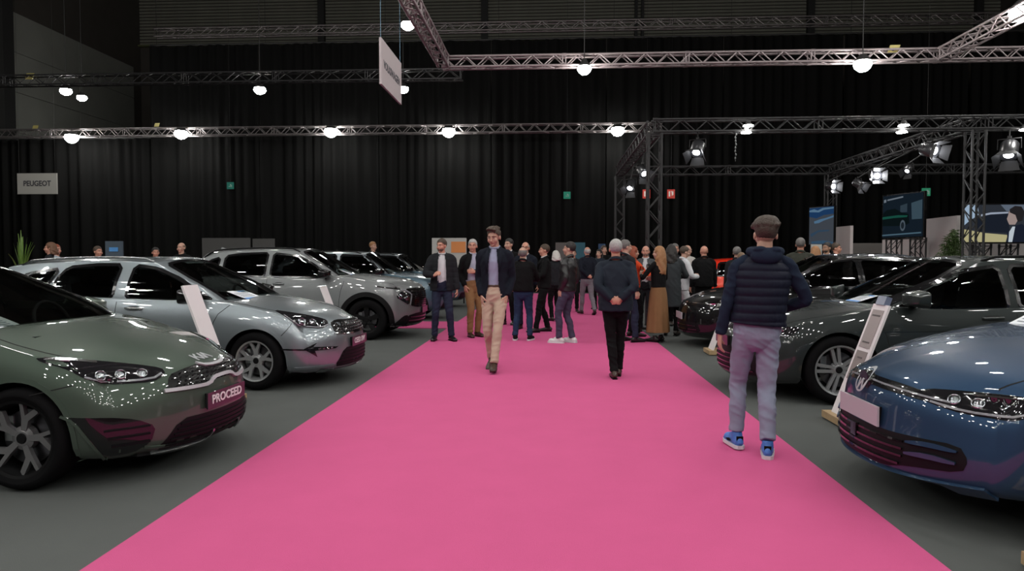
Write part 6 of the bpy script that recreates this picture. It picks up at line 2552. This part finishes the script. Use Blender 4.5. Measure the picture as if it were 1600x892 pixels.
person(961, 373, feet=590, rz=-3, label='grey haired man in a navy jacket, hands clasped behind his back', P=dict(
    vox=.008, bvox=.0055, jacket=INKY, trousers=BLACK, hem=.85, hair='short', hairmat=HG, shoes=SHOEB, arms={'L': 'back', 'R': 'back'},
    ankles=((-.015, -.10, .09), (.05, .14, .09)), footyaw=(6, -4), wide=1.28, shoulder=1.08, skin='ruddy', jcuff=.06, face=False, je=.018, loose=.94))
# the two men at left
person(691, 372, feet=532, rz=-172, label='man in black quilted jacket with hand at his belly, left of crowd', P=dict(
    vox=.010, jacket=CHAR, quilt=(.09, .006), shirt=WHITESH, trousers=NAVYTR, open=ZIP, hem=.86, hair='short', hairmat=HB, shoes=SHOEK, arms={'R': 'chest', 'L': 'down'}, head=(-32, -4), beard=hairm('stubble', (.08, .05, .035)),
    ankles=((-.16, .05, .09), (.13, .0, .09)), footyaw=(22, -10), wide=1.1, je=.026, skin='ruddy', lapel=False))
person(739, 373, feet=526, rz=-150, label='grey haired man in tan trousers with black sweater over his shoulders', P=dict(
    vox=.010, jacket=BLACK, shirt=LILAC, trousers=TANTR, open=[(.8, .16), (1.2, .13), (1.42, .06), (1.52, .03)], hem=1.03, hair='short', hairmat=HG, shoes=SHOEB, arms={'R': 'pocket', 'L': 'cross'}, head=(-30, 0), skin='ruddy', wide=1.05,
    ankles=((-.09, .0, .09), (.08, .05, .09)), lapel=False))
# crowd in the middle
person(817, 385, feet=532, rz=-8, label='stocky bald man seen from behind in black jumper and dark jeans', P=dict(
    vox=.012, jacket=BLACK, trousers=JEANS, hem=.92, hair='fringe', hairmat=HDG, arms={'L': 'chest', 'R': 'chest'}, wide=1.2, face=False, sneaker=1, shoes=BLACK, ankles=((-.15, 0, .09), (.13, .02, .09))))
person(821, 377, dist=14.6, rz=172, label='bearded bald man with glasses facing the man in black jumper', P=dict(
    vox=.012, jacket=NAVY, shirt=WHITESH, trousers=NAVYTR, open=BLAZ, hair='fringe', hairmat=HG, glasses=1, beard=hairm('beard_grey', (.22, .20, .19)), skin='ruddy', wide=1.15))
person(795, 372, dist=15.5, rz=165, label='dark haired man peeping out behind the young man in the blazer', P=dict(
    vox=.012, jacket=BLACK, shirt=WHITESH, trousers=BLACK, open=VEE, hair='short', hairmat=HK, head=(-20, 0)))
person(850, 381, feet=519, rz=100, label='man in black suit in profile talking to the man in black jumper', P=dict(
    vox=.012, jacket=BLACK, shirt=WHITESH, trousers=BLACK, open=VEE, hair='short', hairmat=HB, arms={'L': 'chest', 'R': 'chest'}, ankles=((-.1, .18, .09), (.12, -.1, .09)), shoes=SHOEK, skin='ruddy'))
person(886, 377, feet=536, rz=62, label='man in black leather jacket with clean white sneakers', P=dict(
    vox=.010, jacket=LEATHER, trousers=PURPTR, hem=.90, hair='short', hairmat=HK, arms={'L': 'pocket', 'R': 'pocket'}, sneaker=1, shoes=WHITESHOE, head=(15, 4), ankles=((-.10, .10, .09), (.09, -.06, .09)), wide=1.02, lean=-.04))
person(917, 385, feet=492, rz=18, label='bald man in navy jacket and grey trousers stepping away', P=dict(
    vox=.013, jacket=NAVY, trousers=GREYTR, hem=.93, hair='fringe', hairmat=HG, arms={'L': 'back', 'R': 'pocket'}, ankles=((-.06, .25, .09), (.12, -.25, .13)), heel={1: -20}, wide=1.1, skin='ruddy', face=False))
person(868, 391, dist=16.5, rz=30, label='white haired person between the black suit and the leather jacket', P=dict(
    vox=.013, jacket=CHAR, trousers=BLACK, hair='bob', hairmat=hairm('white', (.5, .49, .46)), face=False))
person(896, 389, dist=19.5, rz=180, label='distant man in dark coat between leather and navy jackets', P=dict(vox=.015, jacket=CHAR, trousers=BLACK, hair='short', hairmat=HB, bvox=.012))
person(936, 389, dist=20.5, rz=150, label='distant woman with dark shoulder length hair left of the grey haired man', P=dict(vox=.015, jacket=INKY, trousers=BLACK, hair='shoulder', hairmat=HK, bvox=.012))
person(944, 383, dist=21.3, rz=-160, label='distant brown haired person just left of the grey haired man', P=dict(vox=.015, jacket=BLACK, trousers=BLACK, hair='bob', hairmat=HB, bvox=.012))
# right of the grey haired man
person(978, 374, dist=12.3, rz=-60, label='tall man in grey suit and white shirt just behind the grey haired man', P=dict(
    vox=.010, jacket=CHAR, shirt=WHITESH, trousers=NAVYTR, open=BLAZ, hair='short', hairmat=HDG, head=(-10, 0), shoes=SHOEK, ankles=((-.14, .03, .09), (.12, .12, .09)), wide=1.08))
person(990, 384, dist=13.2, rz=-62, label='red haired woman in orange top turned towards the bald man', P=dict(
    vox=.010, shirt=cloth('orange_top', (.55, .06, .02)), trousers=BLACK, hair='shoulder', hairmat=HR, arms={'L': 'chest', 'R': 'glass'}, shirthem=.95, head=(-10, 0)))
person(1009, 383, dist=14.1, rz=168, label='bald man in grey jacket and pale shirt holding a glass', P=dict(
    vox=.011, jacket=cloth('mid_grey', (.06, .065, .07)), shirt=WHITESH, trousers=CHAR, open=BLAZ, hair='fringe', hairmat=HDG, arms={'L': 'glass', 'R': 'chest'}, skin='ruddy', wide=1.12, beard=hairm('stubble_grey', (.16, .12, .10))))
G1 = HANDS[-1]
person(1028, 384, feet=534, rz=42, label='woman with long strawberry blonde hair in a long tan skirt', P=dict(
    vox=.009, shirt=BLACK, skirt=cloth('tan_skirt', (.20, .105, .05)), hair='long', hairmat=HBL, arms={'L': 'glass', 'R': 'chest'}, shirthem=1.0, head=(20, 0), shoes=SHOEK, wide=.98))
G2 = HANDS[-1]
person(1049, 381, dist=13.45, rz=-20, label='dark haired person in long charcoal coat right of the blonde woman', P=dict(
    vox=.011, jacket=cloth('slate_coat', (.035, .040, .044)), trousers=BLACK, hem=.55, hair='shoulder', hairmat=HK, arms={'L': 'chest', 'R': 'chest'}, wide=1.1, face=False, lean=.05))
person(1055, 380, dist=15.6, rz=-170, label='older man peering over the shoulder of the charcoal coat', P=dict(vox=.012, jacket=CHAR, trousers=BLACK, hair='short', hairmat=HDG, skin='ruddy'))
person(1066, 384, dist=14.15, rz=-75, label='dark haired waiter in white jacket beside the black saloon', P=dict(
    vox=.011, jacket=WHITESH, trousers=WHITESH, hair='short', hairmat=HB, arms={'L': 'chest', 'R': 'chest'}, hem=.85, lean=.06, head=(0, -8)))
person(1074, 382, dist=16.4, rz=-160, label='fair man in white shirt facing the waiter in white', P=dict(
    vox=.012, jacket=cloth('offwhite', (.45, .42, .40)), trousers=BLACK, hair='fringe', hairmat=HLB, arms={'L': 'chest', 'R': 'chest'}, hem=.85, head=(20, -5)))
person(1100, 383, dist=14.9, rz=8, label='bald broad man in black seen from behind over the black saloon', P=dict(
    vox=.011, jacket=BLACK, trousers=BLACK, hair='bald', wide=1.2, skin='ruddy', face=False, shoulder=1.12))
person(1152, 385, dist=14.2, rz=-30, label='grey haired man just left of the boy in the padded vest', P=dict(vox=.012, jacket=CHAR, trousers=BLACK, hair='short', hairmat=HDG, face=False))
person(1158, 394, dist=13.6, rz=0, label='sandy haired person low behind the shoulder of the boy', P=dict(vox=.013, jacket=CHAR, trousers=BLACK, hair='short', hairmat=HLB, face=False))
person(1251, 371, dist=13.6, rz=-25, label='man with short grey hair in olive jacket beyond the black saloon', P=dict(
    vox=.010, jacket=cloth('olive_grey', (.040, .042, .034)), trousers=BLACK, hair='short', hairmat=HDG, skin='ruddy', wide=1.2, shoulder=1.15, face=False))
person(1273, 384, dist=14.9, rz=20, label='blonde woman right of the man in olive jacket', P=dict(vox=.012, jacket=CHAR, trousers=BLACK, hair='shoulder', hairmat=HBL, face=False))
person(1292, 378, dist=15.8, rz=150, label='dark haired man with beard right of the blonde woman beyond the black saloon', P=dict(
    vox=.012, jacket=BLACK, shirt=WHITESH, trousers=BLACK, open=VEE, hair='short', hairmat=HK, beard=hairm('beard_dark', (.03, .02, .015)), skin='tan', head=(-30, 0)))
person(1307, 379, dist=16.5, rz=-120, label='brown haired man in profile at the end of the group beyond the black saloon', P=dict(vox=.012, jacket=BLACK, trousers=BLACK, hair='short', hairmat=HB, skin='ruddy'))
# heads over the left hand cars
person(78, 378, dist=14.5, rz=120, label='brown haired woman whose head shows over the silver car, leftmost', P=dict(vox=.013, jacket=CHAR, trousers=BLACK, hair='bob', hairmat=hairm('auburn', (.12, .055, .028)), skin='ruddy'))
person(88, 381, dist=15.3, rz=-100, label='auburn haired person beside the leftmost head over the silver car', P=dict(vox=.013, jacket=BLACK, trousers=BLACK, hair='short', hairmat=HR, skin='ruddy'))
person(153, 384, dist=15.0, rz=-110, label='dark haired man left of the slate blue information panel', P=dict(vox=.013, jacket=BLACK, trousers=BLACK, hair='short', hairmat=HB, skin='ruddy'))
person(243, 386, dist=16.0, rz=-140, label='dark haired man low over the roof of the silver car', P=dict(vox=.013, jacket=BLACK, trousers=BLACK, hair='short', hairmat=HK, skin='ruddy'))
person(283, 378, dist=16.0, rz=175, label='sandy haired man at the tail of the stone grey suv', P=dict(vox=.013, jacket=BLACK, trousers=BLACK, hair='fringe', hairmat=HLB, skin='fair'))
person(583, 377, dist=20.4, rz=-120, label='blonde head over the roof of the steel blue suv', P=dict(vox=.013, jacket=BLACK, trousers=BLACK, hair='short', hairmat=HBL, skin='fair'))

# glasses held by two of the guests
for gp, lab in ((G1, 'wine glass in the hand of the bald man in grey'), (G2, 'wine glass in the hand of the blonde woman')):
    o = empty('wine_glass', gp, 0, lab, 'glass', 'wine glasses held by guests')
    g = Geo()
    g.lathe([(0, -.085), (.032, -.083), (.006, -.076), (.004, -.01), (.012, 0), (.034, .03), (.036, .055), (.029, .10), (.028, .10), (.034, .055), (.032, .032), (0, .004)], 20, axis='z')
    g.build('bowl_and_stem', glass_mat('drink_glass', (.85, .85, .85), 1.45), o, smooth=True)
    g = Geo()
    g.lathe([(0, .006), (.030, .030), (.033, .05), (0, .05)], 16, axis='z')
    g.build('drink', mat('drink_pale', (.45, .40, .22), .2), o, smooth=True)
